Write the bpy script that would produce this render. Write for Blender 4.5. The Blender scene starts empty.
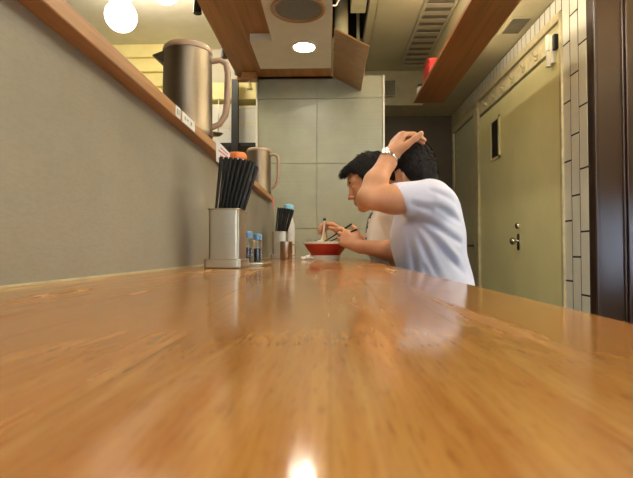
import bpy, bmesh, math, random
import numpy as np
from mathutils import Vector, Matrix
random.seed(7); rng = np.random.default_rng(7)
C = bpy.context.scene.collection
S = bpy.context.scene
PI = math.pi

# ------------------------------------------------------------------ camera
F = 480.0
CAM = Vector((0.0, 0.0, 0.84))
yaw, pitch = math.atan(13.5/F), math.atan(12/F)
cam = bpy.data.cameras.new('camera'); camo = bpy.data.objects.new('camera', cam); C.objects.link(camo)
camo.location = CAM
camo.rotation_euler = (PI/2+pitch, 0, yaw)
cam.sensor_width = 36; cam.lens = F/633*36; cam.clip_start = 0.01
cam.dof.use_dof = True; cam.dof.focus_distance = 1.7; cam.dof.aperture_fstop = 22
S.camera = camo
# ------------------------------------------------------------------ world, view
w = bpy.data.worlds.new('world'); S.world = w; w.use_nodes = True
w.node_tree.nodes['Background'].inputs[0].default_value = (0.62, 0.75, 1.0, 1)
w.node_tree.nodes['Background'].inputs[1].default_value = 2.0
S.view_settings.view_transform = 'Standard'; S.view_settings.look = 'None'
S.view_settings.gamma = 1; S.view_settings.exposure = -0.12
S.view_settings.use_curve_mapping = False
S.cycles.use_denoising = True
S.cycles.max_bounces = 8
def area(name, loc, rot, sx, sy, power, col):
    l = bpy.data.lights.new(name, 'AREA'); l.shape = 'RECTANGLE'; l.size = sx; l.size_y = sy
    l.energy = power; l.color = col
    o = bpy.data.objects.new(name, l); C.objects.link(o); o.location = loc; o.rotation_euler = rot
    return o
# daylight through the glass front behind the camera
area('daylight_through_shopfront', (0.75, -1.70, 1.35), (PI/2, 0, 0), 1.5, 1.9, 26, (0.78, 0.87, 1.0))
area('daylight_through_side_window', (1.90, 1.85, 0.88), (0, PI/2, 0), 0.44, 0.8, 9, (0.62, 0.78, 1.0))
LAMP_COL = (1.0, 0.86, 0.63)
DOWN_E, GLOBE_E, TUBE_E, BULB_E = 95.0, 12.0, 55.0, 65.0

# ------------------------------------------------------------------ materials
def srgb(r, g, b):
    f = lambda c: (c/255/12.92) if c/255 <= 0.04045 else ((c/255+0.055)/1.055)**2.4
    return (f(r), f(g), f(b), 1)
def nodes(name):
    m = bpy.data.materials.new(name); m.use_nodes = True
    nt = m.node_tree; return m, nt, nt.nodes['Principled BSDF']
def coords(nt, scale=(1, 1, 1), rot=(0, 0, 0)):
    t = nt.nodes.new('ShaderNodeTexCoord'); mp = nt.nodes.new('ShaderNodeMapping')
    nt.links.new(t.outputs['Object'], mp.inputs[0])
    mp.inputs['Scale'].default_value = scale; mp.inputs['Rotation'].default_value = rot
    return mp.outputs[0]
def noise(nt, vec, scale, detail=4, rough=0.55, dist=0.0):
    n = nt.nodes.new('ShaderNodeTexNoise'); nt.links.new(vec, n.inputs['Vector'])
    n.inputs['Scale'].default_value = scale; n.inputs['Detail'].default_value = detail
    n.inputs['Roughness'].default_value = rough; n.inputs['Distortion'].default_value = dist
    return n.outputs['Fac']
def ramp(nt, fac, stops):
    r = nt.nodes.new('ShaderNodeValToRGB'); nt.links.new(fac, r.inputs[0])
    el = r.color_ramp.elements
    while len(el) < len(stops): el.new(0.5)
    for e, (p, c) in zip(el, stops): e.position = p; e.color = c
    return r.outputs[0]
def bump(nt, b, h, strength, dist=0.002):
    n = nt.nodes.new('ShaderNodeBump'); n.inputs['Strength'].default_value = strength
    n.inputs['Distance'].default_value = dist
    nt.links.new(h, n.inputs['Height']); nt.links.new(n.outputs[0], b.inputs['Normal'])
def mixc(nt, fac, a, b_, mode='MIX'):
    m = nt.nodes.new('ShaderNodeMix'); m.data_type = 'RGBA'; m.blend_type = mode
    for s, v in ((m.inputs['Factor'], fac), (m.inputs[6], a), (m.inputs[7], b_)):
        if hasattr(v, 'is_linked') or hasattr(v, 'links'): nt.links.new(v, s)
        else: s.default_value = v
    return m.outputs[2]
def maprange(nt, v, a, b_, c, d):
    n = nt.nodes.new('ShaderNodeMapRange'); nt.links.new(v, n.inputs[0])
    for i, x in enumerate((a, b_, c, d)): n.inputs[i+1].default_value = x
    return n.outputs[0]
def plain(name, col, rough=0.6, metal=0.0, var=0.12, vs=12, bmp=0.0, bs=80, scale=(1, 1, 1), **kw):
    m, nt, b = nodes(name)
    v = coords(nt, scale)
    c0 = tuple(x*(1-var) for x in col[:3])+(1,); c1 = tuple(min(1, x*(1+var)) for x in col[:3])+(1,)
    nt.links.new(ramp(nt, noise(nt, v, vs), [(0.3, c0), (0.7, c1)]), b.inputs['Base Color'])
    b.inputs['Roughness'].default_value = rough; b.inputs['Metallic'].default_value = metal
    if bmp: bump(nt, b, noise(nt, v, bs, 3), bmp)
    for k, x in kw.items(): b.inputs[k.replace('_', ' ')].default_value = x
    return m
def emit(name, col, e):
    m, nt, b = nodes(name)
    b.inputs['Base Color'].default_value = col
    b.inputs['Emission Color'].default_value = col; b.inputs['Emission Strength'].default_value = e
    return m
def wood(name, dark, mid, light, axis='Y', rough=0.35, g=1.0, coat=0.0):
    m, nt, b = nodes(name)
    sc = {'Y': (60*g, 2.2*g, 60*g), 'X': (2.2*g, 60*g, 60*g), 'Z': (60*g, 60*g, 2.2*g)}[axis]
    sl = {'Y': (7*g, .5*g, 7*g), 'X': (.5*g, 7*g, 7*g), 'Z': (7*g, 7*g, .5*g)}[axis]
    n1 = noise(nt, coords(nt, sc), 1.0, 5, 0.6, 0.4); n2 = noise(nt, coords(nt, sl), 1.0, 3, 0.5, 0.6)
    c1 = ramp(nt, n2, [(0.3, mid), (0.7, light)])
    f = maprange(nt, n1, 0.42, 0.68, 0.0, 0.65)
    nt.links.new(mixc(nt, f, c1, dark), b.inputs['Base Color'])
    b.inputs['Roughness'].default_value = rough; b.inputs['Coat Weight'].default_value = coat
    bump(nt, b, n1, 0.15, 0.001)
    return m

def counter_wood():
    m, nt, b = nodes('varnished_oak_counter')
    big = noise(nt, coords(nt, (5, .45, 5)), 1.0, 3, 0.5, 0.5)
    grain = noise(nt, coords(nt, (120, 6, 120)), 1.0, 5, 0.65, 0.7)
    pores = noise(nt, coords(nt, (700, 70, 700)), 1.0, 3, 0.6, 0.3)
    rays = noise(nt, coords(nt, (90, 8, 90)), 1.0, 3, 0.5, 1.4)
    c = ramp(nt, big, [(0.3, srgb(160, 110, 52)), (0.5, srgb(176, 126, 62)), (0.72, srgb(196, 148, 80))])
    c = mixc(nt, maprange(nt, grain, 0.40, 0.66, 0, 0.7), c, srgb(158, 98, 42))
    c = mixc(nt, maprange(nt, pores, 0.54, 0.70, 0, 0.42), c, srgb(110, 60, 24))
    c = mixc(nt, maprange(nt, rays, 0.5, 0.8, 0, 0.28), c, srgb(220, 174, 104))
    # glued staves of slightly different tone
    br = nt.nodes.new('ShaderNodeTexBrick'); nt.links.new(coords(nt, (1, 1, 1), (0, 0, PI/2)), br.inputs['Vector'])
    br.inputs['Scale'].default_value = 1.0; br.inputs['Brick Width'].default_value = 0.95
    br.inputs['Row Height'].default_value = 0.068; br.inputs['Mortar Size'].default_value = 0.0006
    br.inputs['Color1'].default_value = (0.80, 0.80, 0.80, 1); br.inputs['Color2'].default_value = (1.12, 1.08, 1.05, 1)
    br.inputs['Mortar'].default_value = (0.72, 0.68, 0.62, 1)
    c = mixc(nt, 0.6, c, br.outputs['Color'], 'MULTIPLY')
    nt.links.new(c, b.inputs['Base Color'])
    wear = noise(nt, coords(nt, (14, 5, 14)), 1.0, 5, 0.65, 0.6)
    scuff = noise(nt, coords(nt, (26, 1.6, 26)), 1.0, 4, 0.6, 0.8)
    add = nt.nodes.new('ShaderNodeMath'); add.operation = 'ADD'
    nt.links.new(maprange(nt, wear, 0.35, 0.70, 0.07, 0.17), add.inputs[0]); nt.links.new(maprange(nt, scuff, 0.55, 0.70, 0.0, 0.22), add.inputs[1])
    nt.links.new(add.outputs[0], b.inputs['Roughness'])
    b.inputs['IOR'].default_value = 1.48
    h1 = noise(nt, coords(nt, (260, 60, 260)), 1.0, 3, 0.55, 0.2)
    bump(nt, b, h1, 0.07, 0.0008)
    return m

M = {}
M['counter'] = counter_wood()
M['soffit_wood'] = wood('oiled_brown_plywood', srgb(126, 82, 38), srgb(164, 114, 60), srgb(184, 134, 76), 'Y', 0.45, 0.7)
M['ledge_wood'] = wood('ledge_wood', srgb(120, 80, 44), srgb(158, 112, 66), srgb(182, 138, 90), 'Y', 0.42, 0.8)
M['shelf_wood'] = wood('shelf_wood', srgb(120, 70, 32), srgb(158, 98, 50), srgb(184, 122, 70), 'Y', 0.35, 0.5)
M['flap_wood'] = wood('flap_wood', srgb(132, 98, 58), srgb(156, 118, 72), srgb(170, 132, 84), 'X', 0.3, 0.6)
def concrete(name, a, b_, sc=3.0, rough=0.6):
    m, nt, b = nodes(name)
    n1 = noise(nt, coords(nt), sc, 5, 0.6, 0.3); n2 = noise(nt, coords(nt, (1, 60, 220)), 1.5, 3, 0.6)
    c = ramp(nt, n1, [(0.3, a), (0.7, b_)])
    c = mixc(nt, maprange(nt, n2, 0.4, 0.7, 0, 0.28), c, tuple(x*0.75 for x in a[:3])+(1,))
    nt.links.new(c, b.inputs['Base Color']); b.inputs['Roughness'].default_value = rough
    bump(nt, b, n2, 0.12, 0.001)
    return m
M['grey_wall'] = concrete('textured_grey_laminate', srgb(134, 128, 112), srgb(153, 147, 130), 3.0, 0.5)
M['far_tile'] = concrete('stone_grey_tile', srgb(150, 149, 124), srgb(166, 165, 138), 5, 0.35)
M['grout'] = plain('tile_grout', srgb(150, 148, 124), 0.9)
M['cream_wall'] = plain('cream_painted_wall', srgb(178, 170, 130), 0.6)
M['ceiling'] = plain('aged_cream_ceiling', srgb(186, 176, 138), 0.75, vs=2)
M['white_panel'] = plain('off_white_ceiling_panel', srgb(214, 208, 184), 0.6, var=0.04)
M['kitchen_ceiling'] = plain('kitchen_ceiling_paint', srgb(228, 223, 206), 0.6, var=0.04)
M['bulkhead'] = plain('bulkhead_beige', srgb(176, 166, 130), 0.7)
M['dark_wall'] = plain('dark_brown_grey_wall', srgb(92, 80, 62), 0.7, vs=4)
M['floor'] = plain('dark_tile_floor', srgb(84, 74, 64), 0.4)
M['door'] = plain('yellowed_cream_door_paint', srgb(230, 224, 168), 0.38, var=0.05, vs=3, bmp=0.05, bs=20)
M['door2'] = plain('off_white_door_paint', srgb(192, 186, 150), 0.45, var=0.05)
M['jamb'] = plain('chipped_cream_jamb', srgb(192, 180, 138), 0.5, var=0.15, vs=20)
M['white_tile'] = plain('glossy_white_tile', srgb(222, 220, 204), 0.2, var=0.03)
M['dark_grout'] = plain('dark_grout', srgb(44, 38, 30), 0.9)
M['brown_lacquer'] = plain('dark_brown_lacquer', srgb(50, 30, 17), 0.36, var=0.1, vs=6, bmp=0.12, bs=9, scale=(1, 1, .4))
M['steel'] = None
def steel(name, col, rough, aniso=True):
    m, nt, b = nodes(name)
    n = noise(nt, coords(nt, (20, 20, 400)), 1.0, 3)
    nt.links.new(ramp(nt, n, [(0.3, tuple(x*.93 for x in col[:3])+(1,)), (0.7, col)]), b.inputs['Base Color'])
    b.inputs['Metallic'].default_value = 1.0
    nt.links.new(maprange(nt, noise(nt, coords(nt), 14, 2), 0.3, 0.7, rough*0.92, rough*1.1), b.inputs['Roughness'])
    return m
M['steel'] = steel('brushed_steel', srgb(190, 180, 154), 0.32)
M['pitcher'] = steel('worn_pitcher_steel', srgb(134, 120, 100), 0.42)
M['handle'] = plain('smoky_beige_plastic', srgb(166, 138, 110), 0.4)
M['copper_cup'] = steel('copper_toned_steel', srgb(196, 176, 152), 0.35)
M['black_stick'] = plain('black_lacquered_stick', srgb(30, 30, 26), 0.5, var=0.2, Specular_IOR_Level=0.3)
M['black'] = plain('black_plastic', srgb(26, 24, 22), 0.4)
M['dark_mesh'] = plain('dark_speaker_mesh', srgb(112, 108, 96), 0.6, vs=300, var=0.4)
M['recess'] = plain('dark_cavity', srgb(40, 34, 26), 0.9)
M['beige_metal'] = plain('beige_painted_metal', srgb(184, 172, 132), 0.5)
M['grille'] = plain('grey_beige_grille', srgb(176, 168, 140), 0.5)
M['grille_dark'] = plain('dark_grille_mesh', srgb(108, 100, 80), 0.7)  # one darker tone for grille backing, vent louvres and speaker front
M['white_trim'] = plain('white_trim', srgb(226, 220, 198), 0.35, var=0.04)
M['yellow'] = plain('pale_yellow_board', srgb(236, 222, 156), 0.5, var=0.04)
M['white_pl'] = plain('white_plastic', srgb(228, 226, 216), 0.4, var=0.03)
M['orange'] = plain('orange_plastic', srgb(206, 116, 52), 0.5)
M['red'] = plain('red_plastic', srgb(186, 44, 36), 0.4)
M['red_print'] = plain('pink_red_print', srgb(206, 120, 112), 0.5)
M['grey_print'] = plain('grey_print', srgb(130, 130, 126), 0.5)
M['blue'] = plain('light_blue_plastic', srgb(104, 150, 186), 0.4)
M['blue_paper'] = plain('light_blue_paper', srgb(140, 196, 214), 0.6)
M['chili'] = plain('red_chili_powder', srgb(150, 62, 34), 0.8, vs=300)
M['pepper'] = plain('dark_pepper', srgb(58, 48, 40), 0.8, vs=300, var=0.4)
M['bowl_red'] = plain('red_glaze', srgb(176, 50, 34), 0.25, var=0.08)
M['bowl_white'] = plain('white_glaze', srgb(232, 226, 206), 0.2, var=0.03)
M['broth'] = plain('brown_broth', srgb(150, 96, 44), 0.15)
M['noodle'] = plain('pale_noodles', srgb(232, 214, 150), 0.4)
M['tissue'] = plain('white_tissue', srgb(236, 234, 226), 0.8, var=0.02)
M['stool'] = plain('black_vinyl', srgb(40, 34, 30), 0.4)
M['eye'] = plain('eye_white', srgb(180, 170, 156), 0.3)
M['watch'] = steel('watch_steel', srgb(220, 220, 222), 0.2)
M['dial'] = plain('pale_watch_dial', srgb(210, 214, 220), 0.2)
M['bronze'] = steel('door_knob_metal', srgb(190, 184, 166), 0.25)
def glass(name, col, rough=0.03):
    m, nt, b = nodes(name)
    b.inputs['Base Color'].default_value = col; b.inputs['Transmission Weight'].default_value = 1.0
    n = noise(nt, coords(nt), 40); nt.links.new(maprange(nt, n, 0, 1, rough*.7, rough*1.4), b.inputs['Roughness'])
    b.inputs['IOR'].default_value = 1.45
    return m
M['glass'] = glass('clear_glass', (0.95, 0.97, 0.97, 1))
M['lamp'] = emit('downlight_glow', (1.0, 0.92, 0.78, 1), DOWN_E)
M['globe'] = emit('globe_glow', (1.0, 0.91, 0.72, 1), GLOBE_E)
M['globe_fill'] = emit('added_globe_glow', (1.0, 0.91, 0.72, 1), BULB_E)
M['tube_bright'] = emit('bright_fill_glow', (1.0, 0.92, 0.76, 1), TUBE_E*2.2)
M['tube_dim'] = emit('dim_fill_glow', (1.0, 0.90, 0.72, 1), TUBE_E*.6)
M['tube'] = emit('warm_fill_glow', (1.0, 0.91, 0.74, 1), TUBE_E)  # all three tube glows belong to added fill lamps
def skin(name, col, dk):
    m, nt, b = nodes(name)
    n = noise(nt, coords(nt), 14, 5)
    nt.links.new(ramp(nt, n, [(0.3, dk), (0.7, col)]), b.inputs['Base Color'])
    b.inputs['Roughness'].default_value = 0.5
    b.inputs['Subsurface Weight'].default_value = 0.12; b.inputs['Subsurface Radius'].default_value = (1, .35, .15)
    b.inputs['Subsurface Scale'].default_value = 0.01
    bump(nt, b, noise(nt, coords(nt), 260, 2), 0.06, 0.001)
    return m
M['skin1'] = skin('warm_skin', srgb(214, 158, 120), srgb(198, 138, 100))
M['skin2'] = skin('tanned_skin', srgb(212, 156, 114), srgb(194, 134, 94))
def cloth(name, col, freq):
    m, nt, b = nodes(name)
    n = noise(nt, coords(nt), 10, 4)
    nt.links.new(ramp(nt, n, [(0.3, tuple(x*.94 for x in col[:3])+(1,)), (0.7, col)]), b.inputs['Base Color'])
    b.inputs['Roughness'].default_value = 0.85; b.inputs['Sheen Weight'].default_value = 0.15
    w1 = noise(nt, coords(nt, (freq, freq, freq*2)), 1.0, 2)
    bump(nt, b, w1, 0.2, 0.001)
    return m
M['shirt_blue'] = cloth('pale_lavender_knit', srgb(212, 214, 232), 500)
M['shirt_white'] = cloth('white_cotton', srgb(248, 244, 236), 600)
M['trouser'] = cloth('dark_trousers', srgb(44, 42, 48), 400)
def hairm():
    m, nt, b = nodes('black_hair')
    n = noise(nt, coords(nt, (160, 300, 60)), 1.0, 4)
    nt.links.new(ramp(nt, n, [(0.35, srgb(10, 8, 7)), (0.7, srgb(34, 27, 23))]), b.inputs['Base Color'])
    b.inputs['Roughness'].default_value = 0.7; b.inputs['Specular IOR Level'].default_value = 0.25
    bump(nt, b, n, 0.5, 0.002)
    return m
M['hair'] = hairm()

# ------------------------------------------------------------------ mesh helpers
def box(bm, x0, x1, y0, y1, z0, z1):
    v = [bm.verts.new(p) for p in ((x0,y0,z0),(x1,y0,z0),(x1,y1,z0),(x0,y1,z0),(x0,y0,z1),(x1,y0,z1),(x1,y1,z1),(x0,y1,z1))]
    for f in ((0,3,2,1),(4,5,6,7),(0,1,5,4),(1,2,6,5),(2,3,7,6),(3,0,4,7)): bm.faces.new([v[i] for i in f])
    return v
def tube(bm, pts, r, n=10, caps=True):
    pts = [Vector(p) for p in pts]; rs = r if isinstance(r, (list, tuple)) else [r]*len(pts)
    rings = []; prev = None
    for i, p in enumerate(pts):
        d = (pts[min(i+1, len(pts)-1)]-pts[max(i-1, 0)]).normalized()
        if prev is None:
            a = d.orthogonal().normalized()
        else:
            a = (prev - d*prev.dot(d)).normalized()
        prev = a; b_ = d.cross(a)
        rings.append([bm.verts.new(p+(a*math.cos(2*PI*k/n)+b_*math.sin(2*PI*k/n))*rs[i]) for k in range(n)])
    for A, B in zip(rings, rings[1:]):
        for k in range(n): bm.faces.new((A[k], A[(k+1) % n], B[(k+1) % n], B[k]))
    if caps:
        bm.faces.new(rings[0][::-1]); bm.faces.new(rings[-1])
def lathe(bm, prof, c=(0, 0, 0), n=32):
    """profile of (radius, z), closed at the axis where radius is 0"""
    rings = []
    for r, z in prof:
        if r < 1e-6: rings.append([bm.verts.new((c[0], c[1], c[2]+z))])
        else: rings.append([bm.verts.new((c[0]+r*math.cos(2*PI*k/n), c[1]+r*math.sin(2*PI*k/n), c[2]+z)) for k in range(n)])
    for A, B in zip(rings, rings[1:]):
        for k in range(n):
            k2 = (k+1) % n
            if len(A) == 1 and len(B) == 1: continue
            if len(A) == 1: bm.faces.new((A[0], B[k2], B[k]))
            elif len(B) == 1: bm.faces.new((A[k], A[k2], B[0]))
            else: bm.faces.new((A[k], A[k2], B[k2], B[k]))
def sphere(bm, c, r, n=20, m=12, sc=(1, 1, 1)):
    prof = [(0 if i in (0, m) else r*math.sin(PI*i/m), -r*math.cos(PI*i/m)) for i in range(m+1)]
    k0 = len(bm.verts); lathe(bm, prof, (0, 0, 0), n)
    bm.verts.ensure_lookup_table()
    for v in bm.verts[k0:]: v.co = Vector((v.co.x*sc[0]+c[0], v.co.y*sc[1]+c[1], v.co.z*sc[2]+c[2]))
def prism(bm, poly, axis, a, b_):
    """extrude a 2D polygon along an axis"""
    def P(u, v, w_):
        return {'Y': (u, w_, v), 'X': (w_, u, v), 'Z': (u, v, w_)}[axis]
    A = [bm.verts.new(P(u, v, a)) for u, v in poly]; B = [bm.verts.new(P(u, v, b_)) for u, v in poly]
    n = len(poly)
    for k in range(n): bm.faces.new((A[k], A[(k+1) % n], B[(k+1) % n], B[k]))
    bm.faces.new(A[::-1]); bm.faces.new(B)
def rrect(x0, x1, y0, y1, r, n=5):
    out = []
    for cx, cy, a0 in ((x1-r, y0+r, -90), (x1-r, y1-r, 0), (x0+r, y1-r, 90), (x0+r, y0+r, 180)):
        for i in range(n+1):
            a = math.radians(a0+90*i/n); out.append((cx+r*math.cos(a), cy+r*math.sin(a)))
    return out
def obj(name, bm, mat, parent=None, smooth=False, bevel=0.0, kind=None):
    bmesh.ops.recalc_face_normals(bm, faces=bm.faces[:])
    me = bpy.data.meshes.new(name); bm.to_mesh(me); bm.free()
    o = bpy.data.objects.new(name, me); C.objects.link(o)
    for m in (mat if isinstance(mat, (list, tuple)) else [mat]): me.materials.append(m)
    if smooth:
        me.shade_smooth()
        try: me.set_sharp_from_angle(angle=math.radians(38))
        except Exception: pass
    if bevel:
        b = o.modifiers.new('bevel', 'BEVEL'); b.width = bevel; b.segments = 2; b.limit_method = 'ANGLE'
    if parent is not None:
        o.parent = parent; o.matrix_parent_inverse = Matrix.Translation(parent.location).inverted()
    if kind: o['kind'] = kind
    return o
def tag(o, label, cat, group=None):
    o['label'] = label; o['category'] = cat
    if group: o['group'] = group
    return o
def thing(name, label, cat, loc, group=None):
    o = bpy.data.objects.new(name, None); C.objects.link(o); o.location = loc; o.empty_display_size = .05
    return tag(o, label, cat, group)
def bx(name, dims, mat, parent=None, bevel=0.0, kind=None):
    bm = bmesh.new(); box(bm, *dims); return obj(name, bm, mat, parent, bevel=bevel, kind=kind)
ST = 'structure'
Z0 = 0.84   # lens height; most heights below are given relative to it

# ------------------------------------------------------------------ the room
bx('floor', (-2.7, 1.8, -1.6, 5.45, -0.05, 0), M['floor'], kind=ST)
# main ceiling with the service opening beside the soffit
bm = bmesh.new()
box(bm, 0.30, 0.95, -1.6, 4.93, 2.70, 2.78); box(bm, 0.0, 0.30, 4.35, 4.93, 2.70, 2.78); box(bm, 0.0, 0.30, -1.6, 2.2, 2.70, 2.78)
obj('ceiling', bm, M['ceiling'], kind=ST)
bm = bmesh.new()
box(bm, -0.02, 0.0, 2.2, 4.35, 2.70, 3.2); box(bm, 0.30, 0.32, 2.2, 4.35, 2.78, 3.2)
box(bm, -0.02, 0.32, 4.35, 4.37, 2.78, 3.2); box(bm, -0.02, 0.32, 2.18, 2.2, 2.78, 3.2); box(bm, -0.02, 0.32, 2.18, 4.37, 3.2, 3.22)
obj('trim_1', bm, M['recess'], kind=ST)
bx('trim_2', (0.95, 1.80, -1.6, 4.93, 2.34, 2.78), M['ceiling'], kind=ST)          # lowered strip along the door wall
bx('trim_3', (-0.41, 1.40, 4.93, 5.40, 2.34, 2.78), M['bulkhead'], kind=ST)        # bulkhead at the back
bx('wall_back', (-0.41, 1.42, 5.33, 5.42, 0, 2.34), M['dark_wall'], kind=ST)
# kitchen shell
bx('trim_4', (-2.7, -0.585, -1.6, 3.85, 2.44, 2.52), M['kitchen_ceiling'], kind=ST)
bx('trim_18', (-0.585, -0.47, 3.052, 3.85, 2.44, 2.52), M['kitchen_ceiling'], kind=ST)
bx('wall_kitchen', (-2.7, -0.47, 3.75, 3.85, 0, 2.44), M['kitchen_ceiling'], kind=ST)
bx('wall_outer', (-2.75, -2.65, -1.6, 3.85, 0, 2.52), M['kitchen_ceiling'], kind=ST)
bx('wall_side', (-0.47, -0.41, 3.062, 5.4, 0, 2.78), M['cream_wall'], kind=ST)
# street side: solid wall by the kitchen, glass front by the aisle
bm = bmesh.new(); box(bm, -2.7, -0.1, -1.65, -1.55, 0, 2.8); box(bm, -0.1, 1.8, -1.65, -1.55, 2.3, 2.8); box(bm, -0.1, 1.8, -1.65, -1.55, 0, 0.35)
obj('wall_street', bm, M['cream_wall'], kind=ST)
bx('window_1', (-0.1, 1.8, -1.61, -1.60, 0.35, 2.3), M['glass'], kind=ST)
# low wall between counter and kitchen
bx('wall_left', (-0.42, -0.35, -1.2, 3.0, 0, 1.12), M['grey_wall'], kind=ST)
bx('trim_5', (-0.352, -0.347, -1.2, 2.99, 0.8002, 0.803), M['jamb'], kind=ST)
# tiled partition closing off the counter
bm = bmesh.new(); box(bm, -0.46, 0.335, 3.008, 3.06, 0, 1.945); obj('wall_far', bm, M['grout'], kind=ST)
bm = bmesh.new()
zs = [0.0, 0.575, 0.98, 1.39, 1.80, 1.945]
xs = [-0.455, -0.082, 0.33]
for a, b_ in zip(zs, zs[1:]):
    for c, d in zip(xs, xs[1:]):
        box(bm, c+.0015, d-.0015, 3.0, 3.0085, a+.0015, b_-.0015)
obj('wall_far_tiles', bm, M['far_tile'], kind=ST, bevel=0.0008)
bm = bmesh.new()
box(bm, -0.468, -0.456, 2.994, 3.066, 0, 1.945); box(bm, 0.331, 0.343, 2.994, 3.066, 0, 1.945)
obj('trim_6', bm, M['white_trim'], kind=ST, bevel=0.002)

# right wall with doors
XR = 1.35
bm = bmesh.new()
box(bm, XR, XR+.07, 4.36, 4.50, 0, 2.34)          # pier between doors
box(bm, XR, XR+.07, 5.22, 5.40, 0, 2.34)
box(bm, XR, XR+.07, 2.52, 2.79, 0, 2.34)
box(bm, XR, XR+.07, 2.79, 4.36, 2.045, 2.34); box(bm, XR, XR+.07, 4.50, 5.22, 2.14, 2.34)
obj('wall_right', bm, M['cream_wall'], kind=ST)
# white tiles: vertical running bond beside the door, short course above it
bm = bmesh.new(); box(bm, XR-.008, XR, 2.52, 2.785, 0, 2.34); box(bm, XR-.008, XR, 2.785, 4.93, 2.235, 2.34)
obj('trim_7', bm, M['dark_grout'], kind=ST)
bm = bmesh.new()
for c in range(3):
    y0 = 2.523+c*0.088; z = -0.06-0.135*c
    while z < 2.34:
        a, b_ = max(z, 0.002), min(z+.332, 2.338)
        if b_ > a+.02: box(bm, XR-.0095, XR-.007, y0, y0+.079, a, b_-.006)
        z += .336
y = 2.79
while y < 4.9:
    box(bm, XR-.0095, XR-.007, y, y+.062, 2.24, 2.334); y += .072
obj('wall_right_tiles', bm, M['white_tile'], kind=ST)
bx('trim_8', (XR-.022, XR, 2.79, 4.93, 2.185, 2.235), M['jamb'], kind=ST, bevel=0.004)
bx('trim_9', (XR-.025, XR, 4.33, 4.42, 0, 2.185), M['jamb'], kind=ST, bevel=0.003)
bx('trim_10', (XR-.022, XR, 2.775, 2.80, 0, 2.185), M['jamb'], kind=ST, bevel=0.002)
bm = bmesh.new(); box(bm, XR-.02, XR, 4.42, 4.48, 0, 2.17); box(bm, XR-.02, XR, 4.48, 5.25, 2.11, 2.17); box(bm, XR-.02, XR, 5.2, 5.25, 0, 2.11)
obj('trim_11', bm, M['jamb'], kind=ST, bevel=0.002)
# cream double door
d = bx('door_1', (XR-.002, XR+.04, 3.545, 4.335, 0.01, 2.035), M['door'], kind=ST, bevel=0.003)
bx('door_window', (XR-.006, XR+.01, 3.84, 4.01, 1.60, 1.90), M['black'], d)
bm = bmesh.new()
box(bm, XR-.014, XR-.002, 3.815, 3.84, 1.58, 1.92); box(bm, XR-.014, XR-.002, 4.01, 4.035, 1.58, 1.92)
box(bm, XR-.014, XR-.002, 3.815, 4.035, 1.90, 1.92); box(bm, XR-.014, XR-.002, 3.815, 4.035, 1.58, 1.60)
obj('window_frame', bm, M['door'], d)
d = bx('door_2', (XR-.006, XR+.036, 2.80, 3.538, 0.01, 2.035), M['door'], kind=ST, bevel=0.003)
bm = bmesh.new(); prism(bm, rrect(3.43, 3.475, 0.845, 0.965, .02), 'X', XR-.012, XR-.006); pl = obj('door_plate', bm, M['bronze'], d, smooth=True)
bm = bmesh.new(); tube(bm, [(XR-.012, 3.452, .91), (XR-.035, 3.452, .91)], .009); sphere(bm, (XR-.05, 3.452, .91), .027, sc=(.75, 1, 1)); obj('door_knob', bm, M['bronze'], d, smooth=True)
bm = bmesh.new(); tube(bm, [(XR-.006, 3.46, 1.02), (XR-.02, 3.46, 1.02), (XR-.026, 3.46, 1.02)], [.024, .022, .014], 18); obj('lock_cylinder', bm, M['bronze'], d, smooth=True)
bm = bmesh.new(); tube(bm, [(XR-.03, 2.905, 1.95), (XR-.03, 2.905, 2.04)], .016, 16); tube(bm, [(XR-.03, 2.905, 2.045), (XR-.03, 2.905, 2.14)], .018, 16)
box(bm, XR-.03, XR-.004, 2.862, 2.90, 1.96, 2.13); obj('door_closer', bm, M['white_trim'], d, smooth=True)
bx('closer_bracket', (XR-.028, XR-.003, 2.835, 2.862, 2.03, 2.12), M['black'], d)
# white door further back
d = bx('door_3', (XR+.005, XR+.04, 4.482, 5.198, 0.01, 2.11), M['door2'], kind=ST, bevel=0.003)
bm = bmesh.new(); tube(bm, [(XR+.005, 4.53, .89), (XR-.03, 4.53, .89), (XR-.034, 4.60, .89)], .010); sphere(bm, (XR+.001, 4.53, .89), .026, sc=(.3, 1, 1.8)); obj('door_handle', bm, M['black'], d, smooth=True)
bx('trim_17', (XR+.045, XR+.09, 2.7, 5.4, 0, 2.34), M['recess'], kind=ST)  # dark sheet added behind the doors against outside light in the gaps
# coat hook rail above the double door
t = thing('coat_hook_rail', 'cream coat hook rail fixed above the yellowed double doors', 'coat rack', (XR-.01, 3.6, 2.06))
bx('rail_board', (XR-.016, XR-.0005, 2.95, 4.31, 2.048, 2.15), M['jamb'], t, bevel=0.003)
for k in range(7):
    y = 3.09+.2*k
    bm = bmesh.new(); tube(bm, [(XR-.016, y, 2.10), (XR-.035, y, 2.088), (XR-.046, y, 2.095), (XR-.050, y, 2.115)], .0045, 8)
    tube(bm, [(XR-.02, y, 2.10), (XR-.022, y, 2.065), (XR-.034, y, 2.058), (XR-.038, y, 2.068)], .004, 8)
    obj('hook', bm, M['jamb'], t, smooth=True)
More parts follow.
